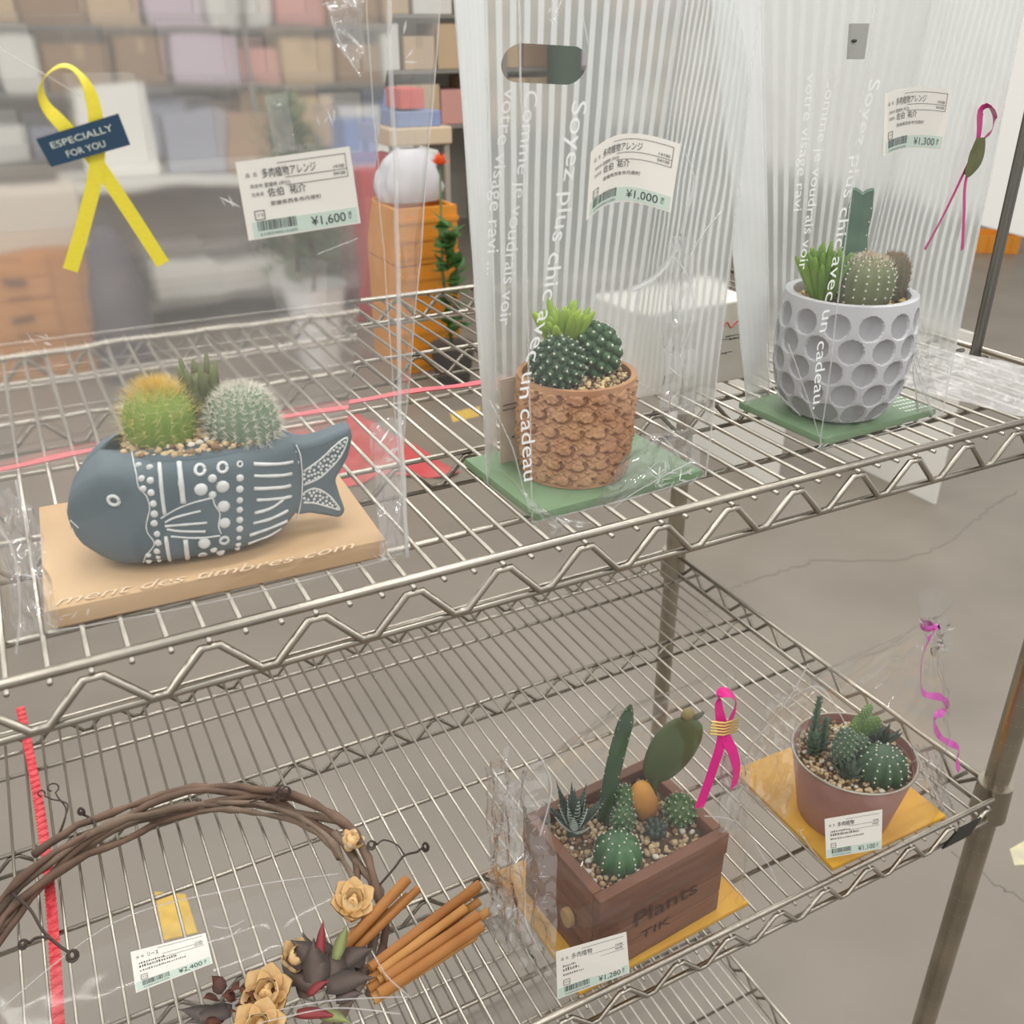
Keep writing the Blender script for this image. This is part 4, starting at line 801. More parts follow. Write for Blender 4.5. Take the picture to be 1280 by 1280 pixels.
for z, x0, x1 in ((2.4, 52.4, 53.6), (2.7, 54.2, 55.4), (3.9, 52.6, 56.0), (4.15, 54.5, 56.3)):
    x = x0
    while x < x1: c = rng.uniform(.12, .4); b.box((x, 18.84, z+rng.uniform(0, .12)), (x+c*.7, 18.88, z+.16)); x += c
b.build('lettering', M_GREY, ct, smooth=False)
b = MB(); b.tube(smooth_path([(52.8+i*.42, 18.85, 5.3+.3*math.sin(i*2.1)) for i in range(9)], 4), .06, 5); b.tube(smooth_path([(53.6, 18.85, 4.1), (53.8, 18.85, 4.8), (53.4, 18.85, 5.4)], 4), .04, 5); b.build('red_drawing', mat('red_print', (196, 92, 84), .7), ct)
b = MB()
SQ = [(77.68,18.49,0.60), (81.96,6.83,0.60), (70.27,-1.63,0.60), (66.95,10.76,0.60)]
def sheet(u, v):
    p = bil(SQ, u, v); e = 1-.75*abs(2*v-1)**3; return (p.x, p.y, .35+e*(.5+.9*abs(noise.noise(Vector((u*5, v*4, 2))))+.35*noise.noise(Vector((u*11, v*9, 5)))))
b.grid(sheet, 60, 40); b.build('plastic_sheet', film('crumpled_sheet_film', .5, 1.2, .25, .12, 8), base=SQ[3], smooth=True, label='crumpled clear plastic sheet lying on the right end of the upper shelf', cat='plastic sheet')

# ------------------------------------------------------------------ wooden planter box (lower shelf, middle)
M_WOOD = mat('walnut_stained_wood', (122, 80, 58), .6, c2=(98, 62, 45), scale=9, bump=.2, bscale=30, stretch=(1, 1, 9)); M_WOOD2 = mat('walnut_stained_wood_light', (136, 92, 68), .6, c2=(110, 72, 52), scale=9, bump=.2, bscale=30, stretch=(1, 1, 9))
M_BURN = mat('burnt_lettering', (66, 41, 32), .8)
WA = math.radians(4.6); WC = Vector((38.7, 7.0)); WZ = LOW+.7
def WW(x, y, z): return (WC.x+x*math.cos(WA)-y*math.sin(WA), WC.y+x*math.sin(WA)+y*math.cos(WA), WZ+z)
wb = thing('wooden_planter', (WC.x, WC.y, WZ), 'square brown plank planter box of succulents standing on the lower shelf', 'planter')
HX, HY, HZ = 6.95, 5.6, 9.6
def wplank(x0, y0, z0, x1, y1, z1, name='plank', mm=None):
    b = MB(); vs = [WW(x, y, z) for z in (z0, z1) for y in (y0, y1) for x in (x0, x1)]
    b.add(vs, [(0, 2, 3, 1), (4, 5, 7, 6), (0, 1, 5, 4), (2, 6, 7, 3), (0, 4, 6, 2), (1, 3, 7, 5)])
    return bevel(b.build(name, mm or random.choice((M_WOOD, M_WOOD2)), wb, smooth=False), .12, 2)
for i, (z0, z1) in enumerate(((.0, 2.3), (2.42, 4.6), (4.72, 7.0), (7.12, 9.6))):
    e = .0 if i < 3 else .12
    wplank(-HX-e, -HY-e, z0, HX+e, -HY+.9, z1); wplank(-HX, HY-.9, z0, HX, HY+e, z1)
    wplank(-HX-e, -HY+.92, z0, -HX+.9, HY-.92, z1); wplank(HX-.9, -HY+.92, z0, HX+e, HY-.92, z1)
wplank(-HX+.9, -HY+.9, .05, HX-.9, HY-.9, .6, 'base_board')
disc(wb, 'soil', M_SOIL, WZ+8.3, [WW(x, y, 0)[:2] for x, y in ((-HX+.9, -HY+.9), (HX-.9, -HY+.9), (HX-.9, HY-.9), (-HX+.9, HY-.9))])
def in_box(x, y):
    dx, dy = x-WC.x, y-WC.y; lx, ly = dx*math.cos(WA)+dy*math.sin(WA), -dx*math.sin(WA)+dy*math.cos(WA); return abs(lx) < HX-1.1 and abs(ly) < HY-1.1
gravel(wb, WZ+8.45, in_box, 31, 47, .5, 14, 620, .27, M_GRAV, (5, 5, 4, 2), seed=5)
f = Face((WW(-HX, -HY-.13, 9.6), WW(HX, -HY-.13, 9.6), WW(HX, -HY-.13, 0), WW(-HX, -HY-.13, 0)), 2*HX, 9.6)
b = MB(); f.text(b, 'Plants', 3.6, 5.4, 1.7, t=.02, wd=7.2); f.text(b, 'TIK', 4.6, 7.6, 1.0, t=-.09, wd=3.4); b.build('lettering', M_BURN, wb, smooth=False, label='dark burnt lettering on the front of the box')
b = MB().lathe((0, 0, 0), [(.02, 0), (.75, 0), (.8, .1), (.8, .5), (.75, .6), (.02, .6)], 20); c = WW(-HX-.62, -1.7, 4.1)
b.v = [(c[0]+p[2]*1.0-.05, c[1]+p[0], c[2]+p[1]*1.15) for p in b.v]; b.build('branch_slice', mat('pale_branch_wood', (196, 160, 104), .7, var=.25, scale=60), wb, label='pale round branch slice on the left side')
def hawor(parent, c, n, ln, seed, mm, bandm):
    core = MB().ball(c, .7, 10, 6).build('succulent', mm, parent, smooth=True, label='zebra striped haworthia with pointed leaves')
    rng = random.Random(seed)
    for i in range(n):
        t = i/n; L_ = ln*rng.uniform(.8, 1.1); yaw, pit = i*2.4+rng.uniform(-.2, .2), .65+.75*t
        lf = place(leaf_mesh(L_, .5, .4, .12, 8), c, yaw, pit); lo = lf.build('leaf', mm, core, smooth=True)
        bd = MB(); R = Matrix.Rotation(yaw, 3, 'Z')@Matrix.Rotation(-pit, 3, 'Y')
        for k in range(9):                           # raised white bands on the back of each leaf
            u = .15+k*.085; x = L_*u; w_ = .5*math.sin(PI*min(1, .18+u*.82))**.8*(1-u**3)*.8; z = .12*L_*u*u
            bd.tube([Vector(c)+R@Vector(p) for p in ((x, -w_*1.05, z+.06*(1-u)), (x, -w_*.5, z-.13*(1-u)-.02), (x, 0, z-.25*(1-u)-.03), (x, w_*.5, z-.13*(1-u)-.02), (x, w_*1.05, z+.06*(1-u)))], .055, 4)
        copy = bd; lf_b = copy; n0 = len(lf.v)
        me = bd.mesh('bands', ORIG[core], True); me.materials.append(bandm); BANDS.append((me, core))
BANDS = []
M_HAW = mat('dark_haworthia_green', (62, 84, 68), .45, c2=(50, 70, 60), scale=40); M_BANDS = mat('white_leaf_bands', (186, 198, 186), .6)
def bands_done():
    for core in {c for _, c in BANDS}:
        b = bmesh.new()
        for me, c in BANDS:
            if c is core: b.from_mesh(me)
        m_ = bpy.data.meshes.new('leaf_bands'); b.to_mesh(m_); b.free(); m_.materials.append(M_BANDS); o = bpy.data.objects.new('leaf_bands', m_); COL.objects.link(o); o.parent = core; o['kind'] = 'stuff'
    for me, c in BANDS: bpy.data.meshes.remove(me)
gz = WZ+8.5
hawor(wb, (34.6, 9.0, gz+.3), 16, 4.6, 3, M_HAW, M_BANDS); bands_done()
M_COL = mat('dark_green_column', (56, 88, 52), .5, c2=(44, 72, 44), scale=30)
pth = smooth_path([(38.0, 9.2, gz-.3), (38.2, 9.2, gz+3), (38.7, 9.1, gz+7), (39.4, 9.0, gz+10.8), (39.75, 8.9, gz+12.6)], 6)
def column(parent, path, R0, ribs, material, label, dots=.06):
    n = len(path); b = MB(); dd = MB(); P_ = []
    for i, p in enumerate(path):
        t = i/(n-1); r = R0*(.85+.15*math.sin(t*3))*min(1, (1-t)*3.2+.12)
        for k in range(ribs*4):
            a = 2*PI*k/(ribs*4); rr = r*(.72+.4*abs(math.cos(ribs*a/2))**1.6); P_.append(p+Vector((rr*math.cos(a), rr*math.sin(a), 0)))
            if k % 4 == 0 and i % 3 == 1: dd.ball(P_[-1], dots, 5, 3)
    m_ = ribs*4; b.add(P_, [(i*m_+k, i*m_+(k+1) % m_, (i+1)*m_+(k+1) % m_, (i+1)*m_+k) for i in range(n-1) for k in range(m_)]+[tuple(range((n-1)*m_, n*m_))])
    o = b.build('cactus', material, parent, smooth=True, label=label); dd.build('areoles', M_ARE, o, kind='stuff'); return o
column(wb, pth, .82, 4, M_COL, 'tall dark green column cactus')
M_LOB = mat('fuzzy_green', (84, 116, 72), .6, c2=(70, 100, 62), scale=40)
tubercled(wb, (38.7, 7.4, gz+1.2), 1.1, 1.55, M_LOB, M_ARE, 60, .2, seed=4, label='small whiskered cactus with two lobes', spinem=M_WSP, sl=.3)
tubercled(wb, (39.5, 8.5, gz+2.2), 1.0, 1.7, M_LOB, M_ARE, 60, .2, seed=5, label='upper lobe of the small whiskered cactus', spinem=M_WSP, sl=.3)
def notocactus(parent, c, r, h, ribs, seed, label, dots=.09, material=None):
    o, P, q = ribbed(parent, c, r, h, ribs, .2, material or M_GLOBE, top=.5, label=label, n=ribs*6); ribbed_spines(o, P, q, c, h, ribs, 5, .25, .012, M_WSP, 4, seed=seed, u0=.3, u1=.98, dots=dots); return o
M_GLOBE = mat('glossy_globe_green', (64, 108, 62), .4, c2=(48, 86, 52), scale=30)
notocactus(wb, (36.3, 4.6, gz-.5), 2.0, 3.3, 9, 6, 'round ribbed green cactus dotted with white tufts at the front')
st = MB().ball((41.2, 7.9, gz+1.9), (1.25, .95, 2.4), 14, 10, axis=(-.35, .1, 1)); st.v = [tuple(Vector(p)+Vector((1, 1, 1))*.25*noise.noise(Vector(p)*.7)) for p in st.v]
st.build('ochre_stone', mat('ochre_stone', (200, 146, 66), .75, c2=(176, 118, 52), scale=25, bump=.2, bscale=60), wb, smooth=True, label='upright ochre yellow stone')
M_PAD = mat('dull_olive_pad', (84, 100, 54), .5, c2=(72, 88, 50), scale=20)
MB().tube(smooth_path([(43.4, 9.5, gz-.4), (43.2, 9.4, gz+1.5), (43.3, 9.3, gz+3.2)], 4), [.5]*9, 8).build('pad_stem', M_PAD, wb, smooth=True)
o_, P_ = pad(wb, (43.1, 9.2, gz+2.3), 2.6, 7.4, .55, math.radians(-10), math.radians(26), M_PAD, label='large oval olive prickly pear pad')
tpz = P_(.5, .98); MB().ball(Vector(tpz)+Vector((-.1, 0, .35)), (.7, .5, .6), 9, 6).build('pad_bud', mat('khaki_bud', (140, 132, 84), .6), o_, smooth=True); MB().tube([Vector(tpz)+Vector((.5, 0, -.4)), Vector(tpz)+Vector((1.3, 0, -.3)), Vector(tpz)+Vector((1.7, 0, -.1))], [.3, .25, .15], 7).build('pad_bud', mat('dark_bud', (84, 86, 70), .6), o_, smooth=True)
tubercled(wb, (44.0, 6.1, gz+1.1), 1.45, 1.0, mat('yellowgreen_knobbly', (84, 112, 62), .55, c2=(68, 96, 54), scale=60), M_ARE, 56, .26, seed=6, label='small round knobbly cactus at the right', spinem=M_WSP, sl=.25)
fingers(wb, (40.9, 5.5, gz-.3), 14, 2.2, .3, 1.1, mat('dark_grey_green', (62, 76, 66), .5), seed=9, label='small dark grey green succulent')

# ------------------------------------------------------------------ pink metal pot (lower shelf, right)
PC = (65.4, 5.9); PZ = LOW+.7
pp = thing('pink_metal_pot', (PC[0], PC[1], PZ), 'dusty pink metal pot with grey rim full of mixed succulents on the lower shelf', 'planter')
M_PKP = mat('dusty_pink_enamel', (176, 130, 122), .45, c2=(164, 116, 109), scale=12)
MB().lathe((PC[0], PC[1], PZ), [(.1, .0), (4.4, 0), (4.5, .1), (6.0, 7.7), (6.0, 7.9), (5.85, 7.9), (5.8, 7.0), (.1, 6.9)], 56).build('pot', M_PKP, pp)
MB().tube([(PC[0]+6.02*math.cos(2*PI*k/56), PC[1]+6.02*math.sin(2*PI*k/56), PZ+7.9) for k in range(57)], .16, 8).build('pot_rim', mat('grey_rim_metal', (170, 160, 148), .4, .8), pp, smooth=True, label='grey metal rim')
gz = PZ+7.1
disc(pp, 'soil', M_SOIL, gz-.1, circ(PC, 5.7))
gravel(pp, gz, lambda x, y: (x-PC[0])**2+(y-PC[1])**2 < 5.5**2, 59, 72, 0, 12, 620, .25, M_GRAV, (5, 5, 4, 2), seed=8)
M_STK = mat('stacked_leaf_green', (66, 96, 64), .5, c2=(52, 78, 56), scale=40)
b = MB()
for s_ in range(3):
    x0 = ((62.6, 8.9), (63.5, 8.3), (62.0, 8.0))[s_]; hh = (6.6, 4.2, 3.4)[s_]
    b.tube([(x0[0], x0[1], gz-.2), (x0[0]-.1, x0[1], gz+hh)], .16, 6)
    for j in range(int(hh/.5)):
        for k in range(4):
            sz = (.95-.5*j/(hh/.5))*(1 if s_ else .9); lf = place(leaf_mesh(sz, sz*.42, .2, .15, 4), (x0[0], x0[1], gz+.3+j*.5), k*PI/2+j*.8, .35); b.add(lf.v, lf.f)
b.build('succulent', M_STK, pp, smooth=True, label='stacked leaf succulent with tall thin stems')
M_FUZ = mat('grey_green_fuzzy', (94, 116, 90), .7, c2=(78, 102, 78), scale=50)
tubercled(pp, (63.6, 5.7, gz+2.2), 1.15, 2.1, M_FUZ, M_ARE, 90, .2, seed=7, label='columnar grey green cactus with fine knobs')
tubercled(pp, (65.5, 5.6, gz+1.5), 1.1, 1.5, M_FUZ, M_ARE, 60, .2, seed=8, label='shorter grey green knobbly cactus')
rosette(pp, (62.8, 4.0, gz+.3), 14, 2.5, .6, mat('grey_leaf_rosette', (84, 104, 84), .5, c2=(70, 88, 72), scale=40), seed=4, pitch=(.3, 1.2), label='grey green leafy rosette at the front')
M_OPU = mat('bright_pad_green', (100, 132, 60), .5, c2=(86, 118, 54), scale=30)
pad(pp, (66.3, 7.0, gz-.2), 1.35, 4.6, .4, .3, -.1, M_OPU, label='bright green prickly pear pads', dots=M_ARE); pad(pp, (67.8, 6.9, gz-.1), 1.45, 3.7, .4, -.2, .15, M_OPU, dots=M_ARE); pad(pp, (67.2, 6.9, gz+3.3), .95, 2.0, .3, .1, .1, M_OPU, dots=M_ARE)
rosette(pp, (68.6, 5.4, gz+.9), 16, 2.6, .5, mat('black_green_rosette', (44, 58, 50), .4, c2=(56, 72, 60), scale=30), seed=5, pitch=(.1, 1.2), label='dark pointed rosette at the back right', curl=.3)
notocactus(pp, (65.9, 2.9, gz-.5), 2.35, 3.6, 12, 9, 'round dark green ribbed cactus dotted with white tufts', .1, mat('dark_globe_green', (52, 84, 50), .45, c2=(40, 70, 44), scale=30))

# ------------------------------------------------------------------ film bags of the lower shelf
def loft_bag(base, label, rings, material, amp, fsc, seed, nm='film_wrap'):
    """film gathered through a list of (cx, cy, half x, half y, z, squareness) rings"""
    bg_ = thing('cellophane_bag', base, label, 'gift bag'); b = MB(); n = len(rings)-1
    def P(u, v):
        k = min(n-1e-6, v*n); i = int(k); t = k-i; A, B = rings[i], rings[i+1]; r = [A[j]+(B[j]-A[j])*t for j in range(6)]; a = 2*PI*u
        c, s = math.cos(a), math.sin(a); q = r[5]; X, Y = math.copysign(abs(c)**q, c), math.copysign(abs(s)**q, s); p = Vector((r[0]+X*r[2], r[1]+Y*r[3], r[4]))
        w_ = Vector((c*2.2, s*2.2, v*n*1.1+seed)); k2 = (1-2*abs(noise.noise(w_*fsc)))*.6+.5*noise.noise(w_*fsc*3.1)
        return p+Vector((c, s, .2))*amp*k2*min(1, r[2]/3+.1)*min(1, v*6)
    b.grid(P, 96, 60, closed=True); b.build(nm, material, bg_, smooth=True); return bg_
M_MAGR = mat('hot_pink_ribbon', (226, 30, 140), .35, var=.12, scale=50); M_GOLD = mat('gold_thread', (226, 196, 120), .35, .6); M_PKR = mat('pink_curling_ribbon', (218, 110, 190), .3, c2=(196, 70, 170), scale=60)
bag4 = loft_bag((39.5, 8, LOW+.1), 'crinkled cellophane bag around the wooden planter box with a hot pink ribbon',
    [(39.6, 8.3, 9.9, 8.2, LOW+.1, .35), (38.7, 8.1, 10.2, 7.9, LOW+3.5, .4), (38.2, 7.6, 10.2, 7.6, LOW+8, .45), (38.6, 7.4, 9.6, 7.2, LOW+12, .5), (39.8, 7.0, 8.2, 4.6, LOW+17, .6), (41.0, 6.4, 7.0, 2.0, LOW+21.5, .7), (41.6, 6.0, 6.4, .3, LOW+24.5, .8)], M_CRISP, .8, .75, 3)
price_label(bag4, ((27.05,-0.90,-35.79), (33.83,-0.70,-37.60), (33.95,-1.40,-41.82), (26.96,-1.50,-40.57)), '¥1,280', full=False, seed=7, title='多肉植物')
ribbon(bag4, 'ribbon', M_MAGR, [(42.03,1.50,-29.69), (42.94,1.50,-26.17), (43.67,1.60,-22.77), (43.02,1.60,-20.09), (42.87,1.70,-18.84), (43.79,1.90,-18.61), (44.91,2.00,-19.79), (44.82,1.90,-20.98), (44.09,1.70,-22.84), (45.02,1.60,-24.98), (45.83,1.70,-27.28), (45.84,1.80,-29.31)],
       [(1, 0, .2), (1, 0, .3), (1, 0, .1), (1, .3, 0), (1, .6, .2), (.3, 1, .2), (.6, 1, 0), (1, .5, 0), (1, .2, 0), (1, .2, -.2), (1, .3, -.1), (1, .3, .1)], 1.05, label='hot pink ribbon loop with two tails')
b = MB()
for i in range(5): b.tube([(41.98,1.20,-20.69), (43.15,1.00,-21.15), (44.82,1.30,-21.60)] if i < 0 else [Vector(q)+Vector((0, 0, -i*.3)) for q in ((41.94,1.20,-20.36), (43.19,1.00,-20.84), (44.86,1.30,-21.29))], .09, 6)
b.build('gold_tie', M_GOLD, bag4, smooth=True, label='gold threads binding the ribbon')
for q in ([(42.66,1.50,-30.87), (46.58,1.20,-33.34), (50.34,0.80,-39.62), (52.25,0.60,-43.70)], [(28.24,4.00,-28.58), (29.83,5.00,-25.12), (29.49,6.00,-22.91)], [(28.35,9.00,-34.58), (27.92,6.00,-36.18), (26.69,3.00,-37.10), (28.39,0.50,-42.51)]): fold(bag4, q, .07)
crumple_sheet(bag4, ((30.78,7.00,-22.99), (28.01,11.00,-30.66), (26.25,9.00,-43.83), (28.42,-0.20,-41.79)), 1.1, 4.2)
crumple_sheet(bag4, ((28.88,10.00,-24.11), (27.78,12.00,-27.80), (27.55,11.00,-45.13), (26.72,3.00,-40.96)), .9, 8.2, 24, 40)
crumple_sheet(bag4, ((44.57,2.20,-24.84), (47.71,2.00,-27.25), (47.88,1.40,-35.07), (44.46,1.20,-33.74)), .5, 2.2, 20, 20)
crumple(bag4, (28.48,7.00,-39.41), 1.8, 4.6, 84, 21, 2.0); crumple(bag4, (28.58,8.00,-30.13), 1.6, 3.4, 40, 22, 1.5); crumple(bag4, (46.58,1.60,-30.92), .8, .9, 8, 23); crumple(bag4, (26.64,8.00,-41.44), 1.0, 1.5, 14, 24, 1)
bag5 = loft_bag((67, 8, LOW+.1), 'crinkled cellophane bag around the pink metal pot with a curled pink ribbon',
    [(67.0, 8.3, 8.0, 8.0, LOW+.1, .35), (66.8, 7.9, 8.2, 7.9, LOW+3.5, .45), (66.2, 7.0, 7.9, 7.4, LOW+8, .6), (66.2, 6.4, 7.6, 6.6, LOW+12, .7), (66.8, 5.2, 5.6, 4.6, LOW+17, .85), (67.3, 3.2, 1.6, 1.5, LOW+22.5, 1), (67.4, 2.6, .45, .45, LOW+25.2, 1), (67.5, 2.5, 1.5, 1.3, LOW+28, 1)], M_CRISP, .7, .75, 5)
price_label(bag5, ((54.60,-0.90,-34.62), (62.49,-0.70,-37.21), (62.59,-1.50,-41.54), (54.97,-1.60,-38.94)), '¥1,100', full=False, seed=8, title='多肉植物')
cur = [(66.59,1.60,-20.76), (68.06,2.00,-19.99), (66.67,1.70,-21.37), (66.59,1.60,-24.10), (67.85,1.70,-27.16), (70.80,1.80,-28.85), (72.47,2.00,-30.76), (70.68,1.80,-31.51), (72.23,1.70,-34.22), (75.70,1.80,-37.00), (76.30,2.00,-38.98), (76.91,1.80,-40.57)]
ribbon(bag5, 'ribbon', M_PKR, cur, [(1, .2, .2), (1, .5, .5), (1, .4, 0), (.8, .8, 0), (.3, .6, 1), (.2, .3, 1), (1, .2, .3), (.9, .5, .4), (1, .3, .3), (.3, .6, 1), (1, .4, .2), (1, .2, 0)], [.75-.2*math.sin(i*.55)**2 for i in range(67)], label='curled pink ribbon hanging from the gathered film')
MB().lathe((67.4, 2.6, LOW+25.0), [(.5, -.3), (.6, 0), (.5, .3)], 12, False).build('ribbon_tie', M_PKR, bag5)
for q in ([(56.23,7.00,-27.46), (57.50,5.00,-25.00), (59.43,3.60,-27.82), (60.11,3.40,-29.13)], [(69.38,2.00,-35.12), (72.61,1.50,-40.76), (76.67,1.00,-46.55)], [(55.16,2.00,-39.04), (57.18,0.80,-42.52), (58.77,0.40,-44.74)], [(55.54,10.00,-34.70), (56.23,7.00,-27.46), (56.91,6.00,-22.97)]): fold(bag5, q, .08)
crumple_sheet(bag5, ((69.20,2.50,-34.43), (73.65,3.00,-37.10), (81.19,2.00,-51.30), (75.66,1.00,-47.22)), .5, 5.2, 18, 34)
crumple_sheet(bag5, ((58.36,6.00,-24.53), (55.68,9.00,-28.18), (54.01,10.00,-39.75), (56.61,5.00,-40.32)), .8, 7.2, 26, 34)
crumple_sheet(bag5, ((65.41,2.00,-18.50), (69.76,2.40,-19.63), (72.81,2.60,-24.74), (68.68,2.00,-23.63)), .5, 3.2, 18, 18)
crumple(bag5, (70.62,2.00,-37.68), .9, 2.2, 22, 25); crumple(bag5, (55.73,6.00,-27.05), 1.2, 1.4, 12, 26); crumple(bag5, (67.44,1.80,-21.15), 1.6, 1.0, 12, 27); crumple(bag5, (54.79,1.60,-39.01), .7, 1.2, 8, 28)

# ------------------------------------------------------------------ dried wreath (lower shelf, left)
RC = (1.5, 21.0); RR = 17.0
wr = thing('dried_wreath', (RC[0], RC[1], LOW), 'brown vine wreath with cinnamon sticks and wooden flowers lying on the lower shelf', 'wreath')
M_VINE = [mat('brown_vine', (120, 96, 80), .8, c2=(94, 74, 62), scale=30, bump=.4, bscale=90), mat('grey_brown_vine', (134, 114, 98), .8, c2=(104, 88, 74), scale=30, bump=.4, bscale=90)]
rng = random.Random(11)
for i in range(9):
    a0, a1 = ((-.35, 3.5), (.0, 3.2), (.5, 4.2), (-3.2, 1.2), (-.8, 2.2), (.2, 2.9), (1.2, 5.0), (-3.0, .3), (3.0, 6.0))[i]; ro = RR+rng.uniform(-1.0, 1.0); zo = LOW+.65+rng.uniform(0, 1.9); n = 34; pts = []; ph = rng.uniform(0, 6); r0 = rng.uniform(.32, .58)
    for k in range(n+1):
        a = a0+(a1-a0)*k/n; r = ro+.75*math.sin(a*2.3+ph)+.9*noise.noise(Vector((a*2.6, i*3.3, 0)))+.3*noise.noise(Vector((a*9, i*2.3, 4))); z = zo+.75*math.sin(a*3.1+ph*1.7)
        pts.append((RC[0]+r*math.cos(a), RC[1]+r*math.sin(a), max(LOW+.62, z)))
    MB().tube(pts, [r0*(.8+.45*noise.noise(Vector((k*.7, i, 1)))+.4*((k*7+i*3) % 11 == 4)) for k in range(n+1)], 8).build('vine', M_VINE[i % 2], wr, smooth=True)
M_TEN = mat('dark_tendril', (70, 56, 50), .7)
def curl(start, mid, end, turns, r, th=.085):
    S_, M2, E_ = Vector(start), Vector(mid), Vector(end); pts = smooth_path([S_, lerp(S_, M2, .5)+Vector((.3, 0, .2)), M2, lerp(M2, E_, .6)], 5); c = E_
    d = pts[-1]-c; a0 = math.atan2(d.y, d.x); rr = max(.3, min(d.length, r))
    for k in range(turns*10): a = a0+k*.63; q = rr*(1-.06*k/turns); pts.append(c+Vector((q*math.cos(a), q*math.sin(a)*.8, .25+.5*math.sin(a)*.5+k*.015)))
    MB().tube(pts, th, 5).build('tendril', M_TEN, wr, smooth=True)
curl((-7.17,38.30,-43.50), (-6.01,42.02,-43.00), (-6.93,44.87,-42.60), 1, .7); curl((-7.30,38.26,-43.40), (-5.79,42.19,-42.70), (-8.00,44.27,-42.40), 1, .4)
curl((10.89,34.08,-43.00), (13.17,33.07,-42.60), (14.41,32.48,-42.00), 2, .55); curl((12.15,33.17,-43.00), (14.05,33.59,-42.00), (13.44,31.96,-42.00), 1, .4)
curl((18.83,17.57,-42.80), (22.11,19.33,-42.20), (24.18,18.93,-42.00), 2, .35, .12); curl((22.18,19.51,-42.20), (21.08,21.92,-42.00), (19.64,21.31,-41.80), 2, .5); curl((-11.52,32.49,-42.60), (-8.96,25.69,-42.00), (-6.93,21.65,-42.00), 2, .5, .14); curl((-8.16,24.08,-42.20), (-9.59,25.19,-41.80), (-10.56,24.61,-41.80), 2, .4, .12); curl((-3.62,36.87,-42.80), (-4.21,39.26,-42.50), (-4.59,39.36,-42.20), 2, .45, .13)
M_CIN = [mat('cinnamon_bark', (190, 132, 72), .7, c2=(160, 102, 50), scale=14, bump=.3, bscale=50), mat('light_cinnamon_bark', (208, 156, 92), .7, c2=(182, 126, 66), scale=14, bump=.3, bscale=50)]
def stick(a, e, r, i):
    a, e = Vector(a), Vector(e); d = (e-a).normalized(); s = d.cross(Vector((0, 0, 1))).normalized(); up = s.cross(d); prof = []
    for k in range(15): t = -PI*.5+k/14*2*PI*.98; q = r*(1.0 if k < 11 else .75-.1*(k-11)); prof.append((q*math.cos(t), q*math.sin(t)))
    b = MB(); vs = []
    for j in range(7):
        p = lerp(a, e, j/6); kk = 1+.12*noise.noise(Vector((j*1.3, i*2.1, 0)))
        for x, y in prof: vs.append(p+s*x*kk+up*y*kk)
        for x, y in reversed(prof): vs.append(p+s*x*kk*.78+up*y*kk*.78)
    m_ = 30; b.add(vs, [(j*m_+k, j*m_+(k+1) % m_, (j+1)*m_+(k+1) % m_, (j+1)*m_+k) for j in range(6) for k in range(m_)]+[(k, m_-1-k, m_-2-k, k+1) for k in range(14)]+[(6*m_+k, 6*m_+k+1, 7*m_-2-k, 7*m_-1-k) for k in range(14)])
    b.build('cinnamon_stick', M_CIN[i % 2], wr, smooth='auto')
rng = random.Random(6)
A0, A1 = Vector((13.70,11.68,-42.30)), Vector((20.51,14.67,-41.80)); B0, B1 = Vector((15.04,7.87,-42.30)), Vector((25.44,9.54,-41.60))
for (p0, p1, spr, cnt) in ((A0, A1, 1.0, 5), (B0, B1, 1.7, 11)):
    d = (p1-p0).normalized(); s = Vector((d.y, -d.x, 0))
    for i in range(cnt):
        o_ = s*(i-(cnt-1)/2)*spr*2/cnt+Vector((0, 0, (i % 3)*.62)); stick(p0+o_*.8+d*rng.uniform(-1.2, .6)+s*rng.uniform(-.2, .2), p1+o_*1.25+d*rng.uniform(-1.8, 1.0)+Vector((0, 0, rng.uniform(-.1, .5))), rng.uniform(.36, .52), i)
M_PET = mat('pale_wood_petal', (250, 226, 180), .7, c2=(240, 208, 156), scale=20)
pm = MB()
def petal(u, v):
    w_ = math.sin(PI*min(1, .12+.8*v))**.7; x = (u-.5)*2; w_ = math.sqrt(max(.02, 1-(1.75*v-.75)**2)) if v > .43 else .45+.55*v/.43; return (1.4*v, x*.52*w_, .5*v*v*v+.34*x*x*w_-.05)
pm.grid(petal, 6, 6); n0 = len(pm.v); pm.add([(p[0], p[1], p[2]-.07) for p in pm.v[:n0]], [tuple(reversed(f_)) for f_ in pm.f[:36]])
PETAL = pm.mesh('petal', (0, 0, 0), True); PETAL.materials.append(M_PET)
def wood_flower(c, sc, tilt, seed, lab=None):
    o = MB().ball((c[0], c[1], c[2]), (.42*sc, .42*sc, .5*sc), 10, 6).build('wooden_flower', M_PET, wr, smooth=True); rg = random.Random(seed)
    T = Matrix.Rotation(tilt[0], 3, 'X')@Matrix.Rotation(tilt[1], 3, 'Y')
    for ring, (n, el, s_) in enumerate(((6, .5, 1.0), (5, .95, .9), (3, 1.35, .75))):
        for k in range(n):
            q = bpy.data.objects.new('petal', PETAL); COL.objects.link(q); q.parent = o
            R = T@Matrix.Rotation(2*PI*k/n+ring*.5+rg.uniform(-.15, .15), 3, 'Z')@Matrix.Rotation(-el, 3, 'Y')
            q.matrix_local = Matrix.Translation((Vector(c)-ORIG[wr])*.01)@R.to_4x4()@Matrix.Scale(sc*s_, 4)
wood_flower((17.88,23.10,-42.40), 1.15, (.1, .5), 1); wood_flower((15.42,15.25,-41.50), 1.95, (.35, .1), 2); wood_flower((6.72,9.82,-41.20), 2.0, (.4, -.1), 3); wood_flower((5.17,7.23,-41.20), 2.1, (.5, 0), 4); wood_flower((9.27,12.24,-41.60), 1.5, (.3, .4), 5)
